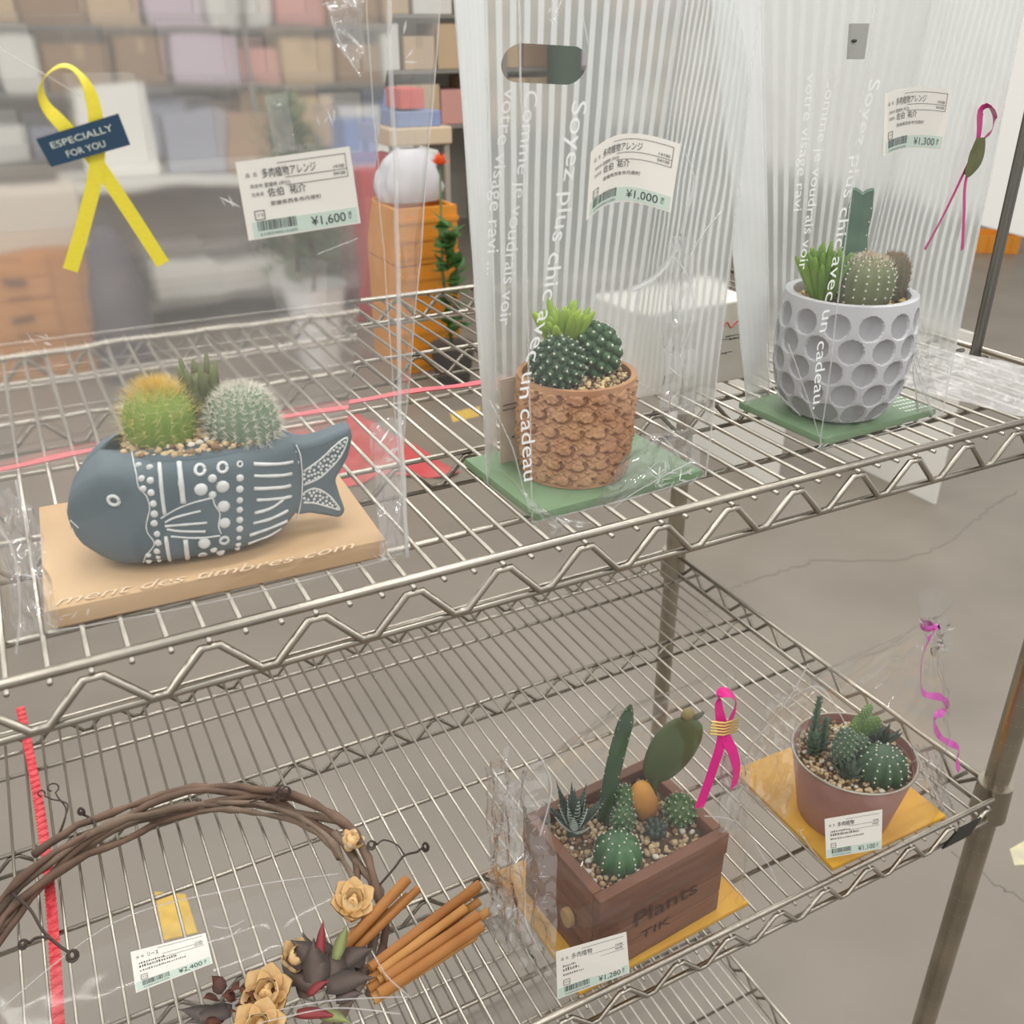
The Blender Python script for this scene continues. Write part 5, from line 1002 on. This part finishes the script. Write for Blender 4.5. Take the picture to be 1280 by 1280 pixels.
LM = {'dark': mat('dusky_dried_leaf', (104, 90, 84), .7, c2=(84, 72, 66), scale=20), 'red': mat('wine_red_leaf', (140, 52, 56), .55), 'green': mat('sage_leaf', (140, 146, 92), .6), 'rust': mat('rust_brown_petal', (112, 62, 46), .75, c2=(88, 48, 38), scale=30)}
def flat_leaf(p, q, wd, kind, lift=.3):
    p, q = Vector(p), Vector(q); d = q-p; b = leaf_mesh(d.length, wd, .09, .0, 7); place(b, p, math.atan2(d.y, d.x), math.atan2(d.z, math.hypot(d.x, d.y))); b.v = [tuple(Vector(v)+Vector((0, 0, lift*math.sin(PI*min(1, (Vector(v)-p).length/d.length))))) for v in b.v]; b.build('leaf', LM[kind], wr, smooth=True)
for (a, c, wd, k) in (((10.72,9.03,-41.20), (10.78,13.92,-40.40), 1.0, 'dark'), ((10.30,8.68,-41.00), (11.36,12.43,-39.80), 1.0, 'dark'), ((11.34,8.38,-41.00), (13.19,11.14,-40.40), 1.2, 'dark'), ((11.26,10.49,-40.30), (12.58,13.60,-39.60), .42, 'red'), ((12.42,9.80,-40.20), (14.33,12.23,-39.60), .55, 'green'), ((10.98,7.99,-40.60), (14.77,6.73,-40.20), 1.1, 'dark'), ((10.74,9.02,-41.00), (14.84,9.93,-40.80), 1.0, 'dark'), ((9.44,7.83,-40.40), (11.29,7.88,-39.80), .45, 'red'),
        ((9.80,5.85,-40.40), (11.69,3.64,-40.00), .6, 'green'), ((8.14,6.71,-40.40), (11.04,4.58,-40.00), .55, 'red'), ((11.33,6.61,-40.60), (13.46,5.97,-40.40), .8, 'dark'), ((3.78,9.70,-41.00), (0.23,10.80,-41.50), .9, 'dark'), ((9.06,9.73,-41.20), (8.91,13.91,-41.00), .7, 'dark'), ((3.08,9.46,-41.20), (0.01,12.38,-41.60), .8, 'dark')): flat_leaf(a, c, wd, k)
rng = random.Random(31)
for i in range(12):
    a = Vector((10.75,9.51,-41.00)); a += Vector((rng.uniform(-1.5, 1.8), rng.uniform(-1.5, 1.2), rng.uniform(-.4, .2))); t = rng.uniform(-.6, 2.2); flat_leaf(a, a+Vector((3.4*math.cos(t), 3.4*math.sin(t), rng.uniform(-.2, 1.0))), rng.uniform(.7, 1.1), 'dark')
rng = random.Random(9)
for i in range(16):
    a = Vector((4.76,11.16,-41.00)); a += Vector((rng.uniform(-2, 1.6), rng.uniform(-2.2, 1.6), rng.uniform(-.3, .6))); flat_leaf(a, a+Vector((rng.uniform(-1.2, 1.2), rng.uniform(-1.2, 1.2), rng.uniform(.6, 1.4))), rng.uniform(.4, .7), 'rust')
wg = thing('cellophane_sleeve', (3, 12, LOW), 'flat clear cellophane sleeve over the lower half of the dried wreath', 'gift bag')
b = MB(); SQ = [(-14.08,21.83,-43.50), (16.11,20.48,-42.60), (17.39,5.24,-42.40), (-14, -.4, -43.5)]
def sleeve(u, v):
    p = bil(SQ, u, v); h = 3.6*math.sin(PI*min(1, max(0, u*.95+.03)))**.6*math.sin(PI*min(1, .15+v*.8))**.8; q = Vector((u*5, v*4, 1.5)); return (p.x, p.y, LOW+1.4+max(h*.9+.3, 0)+.45*(1-2*abs(noise.noise(q*.6)))*.6+.05*noise.noise(q*2))
b.grid(sleeve, 60, 46); b.build('film_wrap', film('smooth_film', .05, .5, .07, .03, 6), wg, smooth=True)
price_label(wg, ((-2.42,17.07,-38.70), (3.38,16.12,-38.70), (3.29,12.91,-38.70), (-2.57,13.00,-38.70)), '¥2,400', full=False, seed=9, title='リース')
for q in ([(4.05,16.49,-38.70), (5.08,15.77,-38.70), (6.57,15.89,-38.70)], [(3.51,15.18,-38.70), (4.92,14.79,-38.70), (6.14,15.21,-38.70)], [(15.04,8.12,-38.70), (15.50,5.84,-39.60), (16.76,4.58,-41.20)], [(7.01,6.64,-39.00), (11.15,5.72,-39.40), (16.87,4.52,-41.20)], [(5.08,6.31,-39.00), (10.82,4.56,-38.70), (15.17,2.41,-39.60)], [(-12.64,19.31,-42.00), (-3.25,23.94,-42.00), (7.32,22.57,-42.00), (15.91,19.97,-42.00)]): fold(wg, q, .07)

# ------------------------------------------------------------------ the hall behind
def bgbox(name, p0, p1, depth, material, label, cat, rot=0, group=None, z0=None, z1=None, flaps=False):
    """carton or block whose front face runs between the two points"""
    x0, x1 = sorted((p0[0], p1[0])); a, c = sorted((p0[2], p1[2])); a = a if z0 is None else z0; c = c if z1 is None else z1; y = p0[1]
    o = thing(name, ((x0+x1)/2, y+depth/2, a), label, cat, group)
    bevel(MB().box((x0, y, a), (x1, y+depth, c), rot).build('body', material, o, smooth=False), .5)
    if flaps:
        t = MB().box(((x0+x1)/2-2.5, y-.15, c-(c-a)*.35), ((x0+x1)/2+2.5, y+depth, c+.12), rot, ((x0+x1)/2, y+depth/2)); t.build('parcel_tape', M_PTAPE, o, smooth=False)
    return o
M_PTAPE = mat('parcel_tape', (186, 160, 124), .4)
M_CARD = mat('corrugated_card', (206, 180, 146), .8, var=.08, scale=4); M_CARD2 = mat('brown_corrugated_card', (160, 132, 104), .8, var=.08, scale=4); M_WHT = mat('off_white_panel', (226, 224, 216), .6, var=.02, scale=4); M_LIL = mat('lilac_carton', (206, 190, 200), .7); M_SAL = mat('salmon_carton', (214, 158, 148), .7); M_BLU = mat('blue_carton', (130, 146, 186), .6); M_GRB = mat('grey_blue_carton', (150, 152, 162), .7); M_TEAL = mat('pale_teal_carton', (176, 192, 186), .7)
M_OAK = mat('orange_pine', (206, 146, 84), .55, c2=(188, 126, 70), scale=5, stretch=(1, 1, 6)); M_GRYM = mat('grey_metal_front', (140, 134, 126), .6)
# drawers with a pale box on top
dz = (2.12,500.00,-118.27); dw = thing('drawer_cabinet', (5, 515, FLOOR), 'orange pine drawer cabinet standing on the floor at far left', 'cabinet')
X0, X1, YD, ZD = (-21.93,500.00,-63.80)[0], (33.03,500.00,-68.80)[0], 500, (21.06,500.00,-62.98)[2]
bevel(MB().box((X0, YD, FLOOR), (X1, YD+45, ZD)).build('cabinet_body', M_OAK, dw, smooth=False), .6)
for k in range(3):
    za = FLOOR+3+k*(ZD-FLOOR-5)/3; zb_ = za+(ZD-FLOOR-5)/3-2; dr = bevel(MB().box((X0+2, YD-1.8, za), (X1-16, YD, zb_)).build('drawer', M_OAK, dw, smooth=False), .4)
    MB().box((X0*.45+X1*.55-12, YD-4, (za+zb_)/2-1), (X0*.45+X1*.55-2, YD-1.8, (za+zb_)/2+1.2)).build('handle', mat('dark_handle', (70, 52, 44), .5), dr, smooth=False)
bgbox('pale_box', (-20.96,502.00,-59.67), (36.92,502.00,-36.27), 38, mat('pale_beige_box', (206, 194, 178), .7), 'pale beige box on top of the orange drawers', 'box', z0=ZD+.3)
# counter
ct_ = thing('white_counter', (140, 590, FLOOR), 'long white topped counter table at the back of the hall', 'table'); ZT = -43
CX0, CX1 = 36, 262
bevel(MB().box((CX0, 560, ZT-4), (CX1, 640, ZT)).build('table_top', M_WHT, ct_, smooth=False), .8)
for x in (CX0+3, (CX0+CX1)/2, CX1-7):
    for y in (563, 632): MB().box((x, y, FLOOR), (x+5, y+5, ZT-4)).build('leg', M_GRYM, ct_, smooth=False)
MB().box((CX0+2, 600, ZT-44), (CX1-2, 604, ZT-4)).build('shadow_band', mat('shadow_grey_board', (150, 142, 134), .7), ct_, smooth=False)  # grey board put in for the band of shadow under the table top
MB().box((CX0+2, 566, FLOOR+12), (CX1-2, 634, FLOOR+15)).build('lower_shelf', M_GRYM, ct_, smooth=False)
for i, (a, c) in enumerate((((72.69,575.00,-120.08), (108.90,575.00,-89.66)), ((108.84,575.00,-124.37), (150.21,575.00,-93.46)))):
    bgbox('storage_box', a, c, 30, M_WHT, ('white storage box under the counter, left of a pair', 'white storage box under the counter, right of a pair')[i], 'box', z0=FLOOR+15.1)
# slumped dark sack
sk_ = MB(); sc_ = Vector((43.22,470.00,-88.04)); 
def sack(u, v):
    a = 2*PI*u; r = 17*(math.sin(PI*min(.98, .12+v*.86))**.5)*(1-.35*v); z = FLOOR+.2+v*((49.95,470.00,-50.71)[2]-FLOOR); return (sc_.x+r*math.cos(a)*(1+.2*noise.noise(Vector((a, v*4, 0)))), 482+r*.8*math.sin(a), z)
sk_.grid(sack, 28, 18, closed=True); sk_.build('dark_sack', mat('dark_grey_fabric', (106, 98, 102), .85, c2=(88, 82, 88), scale=6), base=(sc_.x, 482, FLOOR), smooth=True, label='slumped dark grey fabric sack standing right of the orange drawers', cat='sack')
# potted shrub
pc_ = Vector((133.82,450.00,-96.13)); pz = FLOOR
pl_ = thing('potted_shrub', (pc_.x, 455, pz), 'green shrub in a white pot standing in front of the counter', 'plant'); PT = (135.10,450.00,-83.73)[2]
MB().lathe((pc_.x, 455, pz), [(.1, .2), (11, .2), (15.5, PT-pz), (16.2, PT-pz+.5), (14.5, PT-pz), (14, PT-pz-5), (.1, PT-pz-5)], 28).build('pot', mat('white_plastic_pot', (226, 226, 224), .5), pl_)
MB().tube([(pc_.x, 455, PT-6), (pc_.x+1, 455, PT+40), (pc_.x, 456, (142.42,450.00,-12.51)[2])], [1.4, 1.0, .4], 7).build('trunk', mat('grey_trunk', (110, 96, 80), .8), pl_, smooth=True)
fo = MB(); rng = random.Random(12); TZ = (142.34,450.00,-1.71)[2]
for _ in range(620):
    t = rng.random()**.8; z = PT+2+(TZ-PT)*t; r = (17*(1-t)**.6+5)*math.sqrt(rng.random()); a = rng.uniform(0, 2*PI); lf = place(leaf_mesh(rng.uniform(5, 9), 1.5, .25, .2, 3), (pc_.x+r*math.cos(a)-4*t, 455+r*math.sin(a), z), rng.uniform(0, 6.3), rng.uniform(-.3, 1.1)); fo.add(lf.v, lf.f)
fo.build('foliage', mat('shrub_green', (86, 112, 66), .6, c2=(116, 138, 96), scale=6), pl_, smooth=True, kind='stuff')
bgbox('red_banner_box', (170.33,480.00,-110.21), (200.39,480.00,-34.03), 16, mat('red_fabric', (190, 70, 72), .7, var=.06, scale=5), 'tall narrow red panel standing right of the white pot', 'panel', z0=FLOOR+.1)
# goods heaped on and behind the counter
def hp(px0, py0, px1, py1): return None
SH = thing('back_shelf_rack', (150, 690, FLOOR), 'grey storage rack against the back wall loaded with cartons', 'shelving rack')
for z in (-38, 0, 36):
    MB().box((-40, 665, z-2.5), (760, 725, z)).build('shelf_board', M_GRYM, SH, smooth=False)
for x in (-40, 160, 360, 560, 756):
    for y in (660.8, 725.2): MB().box((x, y, FLOOR), (x+4, y+4, 95)).build('upright', M_GRYM, SH, smooth=False)
hm = [('box', -38, M_CARD2, 'brown'), ('box', -38, M_LIL, 'lilac'), ('box', -38, M_SAL, 'salmon'), ('box', -38, M_TEAL, 'pale teal'), ('box', -38, M_CARD, 'tan'), ('box', -38, M_WHT, 'white'), ('box', -38, M_GRB, 'grey blue')]
rng = random.Random(21)
names = {id(M_CARD2): 'brown carton', id(M_LIL): 'lilac carton', id(M_SAL): 'salmon pink carton', id(M_TEAL): 'pale teal carton', id(M_CARD): 'tan carton', id(M_WHT): 'white carton', id(M_GRB): 'grey blue carton', id(M_BLU): 'blue carton'}
LV = {-38: 'lowest', 0: 'middle', 36: 'top'}
ROWS2 = {-38: [(M_TEAL, 30, 24), (M_WHT, 26, 20), (M_GRB, 24, 18), (M_CARD, 30, 26), (M_GRB, 34, 30), (M_SAL, 30, 22), (M_CARD2, 36, 33), (M_CARD, 22, 30), (M_WHT, 30, 24), (M_BLU, 24, 26), (M_CARD, 34, 28), (M_SAL, 22, 24), (M_CARD, 30, 33), (M_CARD, 34, 31), (M_CARD2, 28, 26), (M_WHT, 40, 30), (M_CARD, 36, 32), (M_LIL, 30, 26)],
         0: [(M_TEAL, 34, 28), (M_WHT, 22, 30), (M_CARD2, 36, 26), (M_CARD2, 30, 30), (M_LIL, 40, 31), (M_SAL, 26, 22), (M_CARD, 34, 28), (M_CARD2, 30, 24), (M_WHT, 28, 30), (M_CARD, 24, 22), (M_CARD, 36, 30), (M_CARD, 30, 31), (M_CARD2, 34, 30), (M_LIL, 36, 26), (M_CARD, 30, 28), (M_WHT, 34, 26), (M_CARD, 38, 30)],
         36: [(M_WHT, 30, 22), (M_CARD, 36, 30), (M_CARD2, 34, 26), (M_CARD, 30, 32), (M_LIL, 34, 24), (M_WHT, 40, 26), (M_SAL, 30, 22), (M_CARD2, 36, 30), (M_CARD, 34, 26), (M_WHT, 30, 28), (M_CARD, 36, 30), (M_CARD, 34, 28), (M_CARD2, 30, 26), (M_CARD, 36, 30), (M_LIL, 30, 24), (M_CARD, 36, 28)]}
ORD = ('first', 'second', 'third', 'fourth', 'fifth', 'sixth', 'seventh')
for z, row in ROWS2.items():
    x = -34 if z else -20; cnt = {}
    for mm, wd, ht in row:
        nm = names[id(mm)]; cnt[nm] = cnt.get(nm, 0)+1
        bgbox('carton', (x, 668, z+.1), (x+wd, 668, z+.1+ht), 40, mm, '%s, %s of its colour on the %s board of the back rack' % (nm, ORD[cnt[nm]-1], LV[z]), 'box', flaps=mm in (M_CARD, M_CARD2), group='cartons on the back rack')
        x += wd+rng.uniform(1, 4)
for i, (a, c, mm, lab) in enumerate((((49.93,585.00,-24.97), (86.14,585.00,4.49), M_WHT, 'white carton on the left end of the counter'), ((92.94,585.00,-29.03), (126.29,585.00,-9.24), M_GRB, 'grey blue carton on the counter next to the white one'), ((127.05,585.00,-30.56), (158.33,585.00,-12.85), M_CARD2, 'brown carton in the middle of the counter'), ((195.61,585.00,-34.60), (217.27,585.00,-16.55), M_BLU, 'blue carton near the right end of the counter'))):
    bgbox('carton', a, c, 26, mm, lab, 'box', z0=ZT+.1)
# stack between the clear bag and the striped bag
cz = thing('orange_crate', (170, 395, FLOOR), 'stacked orange plastic crates seen between the two bags', 'crate'); CX = ((161.19,380.00,-59.71)[0], (192.40,380.00,-62.56)[0]); ZC = (177.83,380.00,-45.98)[2]; M_ORC = mat('orange_crate_plastic', (226, 148, 44), .5, var=.1, scale=5)
for k in range(3):
    h0 = FLOOR+.2+k*(ZC-FLOOR)/3; h1 = h0+(ZC-FLOOR)/3-.6; b = MB()
    b.box((CX[0], 380, h0), (CX[1], 382, h1)); b.box((CX[0], 418, h0), (CX[1], 420, h1)); b.box((CX[0], 382, h0), (CX[0]+2, 418, h1)); b.box((CX[1]-2, 382, h0), (CX[1], 418, h1)); b.box((CX[0]+2, 382, h0), (CX[1]-2, 418, h0+2))
    cr_ = b.build('crate_tub', M_ORC, cz, smooth=False)
    for q in range(3): MB().box((CX[0]-.5, 379, h0+3+q*(h1-h0)/3.2), (CX[1]+.5, 380, h0+5+q*(h1-h0)/3.2)).build('crate_rib', M_ORC, cr_, smooth=False)
ws = MB(); wc = Vector((177.39,385.00,-40.21))
def wsack(u, v):
    a = 2*PI*u; r = (CX[1]-CX[0])*.52*math.sin(PI*min(.97, .3+v*.67))**.5; z = ZC+.3+v*((178.21,385.00,-22.77)[2]-ZC); return (wc.x+r*math.cos(a)*(1+.3*noise.noise(Vector((math.cos(a)*2, math.sin(a)*2, v*3)))), 400+r*.7*math.sin(a), z)
ws.grid(wsack, 28, 14, closed=True); ws.build('white_sack', mat('white_plastic_sack', (204, 203, 207), .45), base=(wc.x, 400, ZC), smooth=True, label='bulging white plastic sack on top of the orange crates', cat='sack')
of = thing('orange_flowers', ((181.70,372.00,-31.88)[0], 364, FLOOR), 'leafy potted plant with an orange flower beside the orange crates', 'plant'); ox = (180.04,362.00,-65.50)[0]
MB().lathe((ox, 362, FLOOR), [(.1, .1), (8, .1), (11, 18), (10.4, 18), (.1, 16)], 24).build('pot', mat('dark_nursery_pot', (70, 66, 64), .6), of)
MB().tube([(ox, 362, FLOOR+15), (ox+.5, 372, FLOOR+50), ((181.10,372.00,-27.06)[0], 372, (181.10,372.00,-27.06)[2])], [.9, .7, .4], 6).build('stem', mat('stem_green', (84, 110, 60), .6), of, smooth=True)
fo = MB(); rng = random.Random(4)
for _ in range(90):
    z = rng.uniform(FLOOR+22, (183.39,372.00,-51.31)[2]); a = rng.uniform(0, 6.3); lf = place(leaf_mesh(rng.uniform(7, 10), 3.0, .3, .1, 4), (ox+rng.uniform(-3, 3), 362+rng.uniform(-3, 3), z), a, rng.uniform(-.2, .8)); fo.add(lf.v, lf.f)
fo.build('foliage', mat('rich_leaf_green', (52, 98, 40), .5, c2=(78, 124, 56), scale=5), of, smooth=True, kind='stuff')
fl_ = MB(); fc = Vector((181.10,372.00,-27.06))
for k in range(14): lf = place(leaf_mesh(5.5, 1.6, .2, .2, 4), fc, k*2.4, .2+.07*k); fl_.add(lf.v, lf.f)
fl_.build('flower', mat('orange_petals', (240, 104, 50), .6), of, smooth=True, label='bright orange flower')
M_STAND = mat('grey_stand', (160, 152, 142), .6)
sd = thing('side_table', (205, 480, FLOOR), 'small beige table behind the orange crates', 'table'); SX = ((194.80,470.00,-31.93)[0], (231.56,470.00,-33.84)[0]); SZ = (210.22,470.00,-20.54)[2]
bevel(MB().box((SX[0], 470, SZ-9), (SX[1], 520, SZ)).build('table_top', mat('beige_table', (204, 184, 156), .6), sd, smooth=False), .8)
for x in (SX[0]+1, SX[1]-4):
    for y in (472, 515): MB().box((x, y, FLOOR), (x+3, y+3, SZ-9)).build('leg', M_STAND, sd, smooth=False)
bgbox('blue_tray', (201.26,474.00,-19.28), (226.86,474.00,-12.60), 30, M_BLU, 'flat blue box on the small beige table', 'box', z0=SZ+.1)
bgbox('red_carton', (204.34,476.00,-11.55), (218.30,476.00,-1.28), 22, mat('red_carton', (206, 92, 88), .6), 'small red box stacked on the flat blue box', 'box', z0=(201.70,474.00,-11.73)[2]+.2)
# dark green roll leaning behind, seen through the handle hole
dg = MB().lathe(((401.62,640.00,-7.95)[0], 640, FLOOR), [(.1, .1), (13, .1), (13, 165), (.1, 165)], 24).build('dark_green_roll', mat('dark_green_mat', (70, 88, 72), .8), base=((401.62,640.00,-7.95)[0], 640, FLOOR), label='dark green rolled mat standing near the back rack', cat='roll')
# white partition on the right, with its lower boards
wp = thing('white_partition', (250, 160, FLOOR), 'large white partition board raised on legs at the right of the hall', 'partition'); P0, P1 = Vector((228.5, 60)), Vector((287, 339)); dd_ = (P1-P0).normalized(); nn_ = Vector((dd_.y, -dd_.x))
def slab(b, s0, s1, t0, t1, z0, z1):
    q = [P0+dd_*s+nn_*t for s, t in ((s0, t0), (s1, t0), (s1, t1), (s0, t1))]; return b.add([(p.x, p.y, z) for z in (z0, z1) for p in q], [(3, 2, 1, 0), (4, 5, 6, 7), (0, 1, 5, 4), (1, 2, 6, 5), (2, 3, 7, 6), (3, 0, 4, 7)])
LN = (P1-P0).length
bevel(slab(MB(), 0, LN, 0, 3, -22, 95).build('panel', mat('white_panel_sheet', (240, 240, 236), .6), wp, smooth=False), .5)
for s in (3, LN-6): slab(MB(), s, s+3, .2, 2.8, FLOOR, -22).build('leg', M_STAND, wp, smooth=False)
for i, (x, y0, y1) in enumerate(((235, 194.5, 262), (277, 158, 212))):
    MB().box((x, y0, FLOOR+.05), (x+1.2, y1, -62)).build('white_board', M_WHT, base=(x, y0, FLOOR), smooth=False, label=('white board standing on the floor, seen under the shelf left of the grey pot', 'white board standing on the floor, seen under the shelf below the grey pot')[i], cat='board')
oc = Vector((648.98,445.48,-125.00)); oe = Vector((674.51,425.62,-125.00)); b = MB(); hgt = 13
ob_ = thing('low_orange_tray', (oc.x, oc.y, FLOOR), 'low orange plastic tray on the floor beyond the thin steel pole', 'crate')
AX = (oe-oc); AX.z = 0; ln_ = AX.length; AX.normalize(); AY = Vector((-AX.y, AX.x, 0))
def obx(b, a0, a1, b0, b1, z0, z1): b.add([oc+AX*a+AY*c+Vector((0, 0, z)) for z in (z0, z1) for c in (b0, b1) for a in (a0, a1)], [(0, 2, 3, 1), (4, 5, 7, 6), (0, 1, 5, 4), (2, 6, 7, 3), (0, 4, 6, 2), (1, 3, 7, 5)])
for a in ((0, ln_, 0, 1.5), (0, ln_, 28.5, 30), (0, 1.5, 1.5, 28.5), (ln_-1.5, ln_, 1.5, 28.5)): obx(b, *a, .1, hgt)
obx(b, 1.5, ln_-1.5, 1.5, 28.5, .1, 1.5); b.build('tray', M_ORC, ob_, smooth=False)
for k in range(4): c = MB(); obx(c, ln_*(k+.2)/4, ln_*(k+.32)/4, -.8, 0, .2, hgt-.5); c.build('rib', M_ORC, ob_, smooth=False)
# red sheet lying on the floor behind the rack
rs = MB(); RQ = [(67.15,366.53,-125.00), (120.46,349.79,-125.00), (137.75,262.49,-125.00), (65.25,276.59,-125.00)]
def rsh(u, v):
    p = bil(RQ, u, v); e = 1+.18*noise.noise(Vector((u*4, v*4, 7))); c_ = bil(RQ, .5, .5); p = c_+(p-c_)*e; return (p.x, p.y, FLOOR+.15+2.5*abs(noise.noise(Vector((u*5, v*5, 2)))))
rs.grid(rsh, 30, 20); rs.build('red_plastic_sheet', mat('red_sheet', (186, 66, 70), .5, c2=(190, 96, 94), scale=4), base=RQ[3], smooth=True, label='crumpled red plastic sheet lying on the floor behind the rack', cat='plastic sheet')
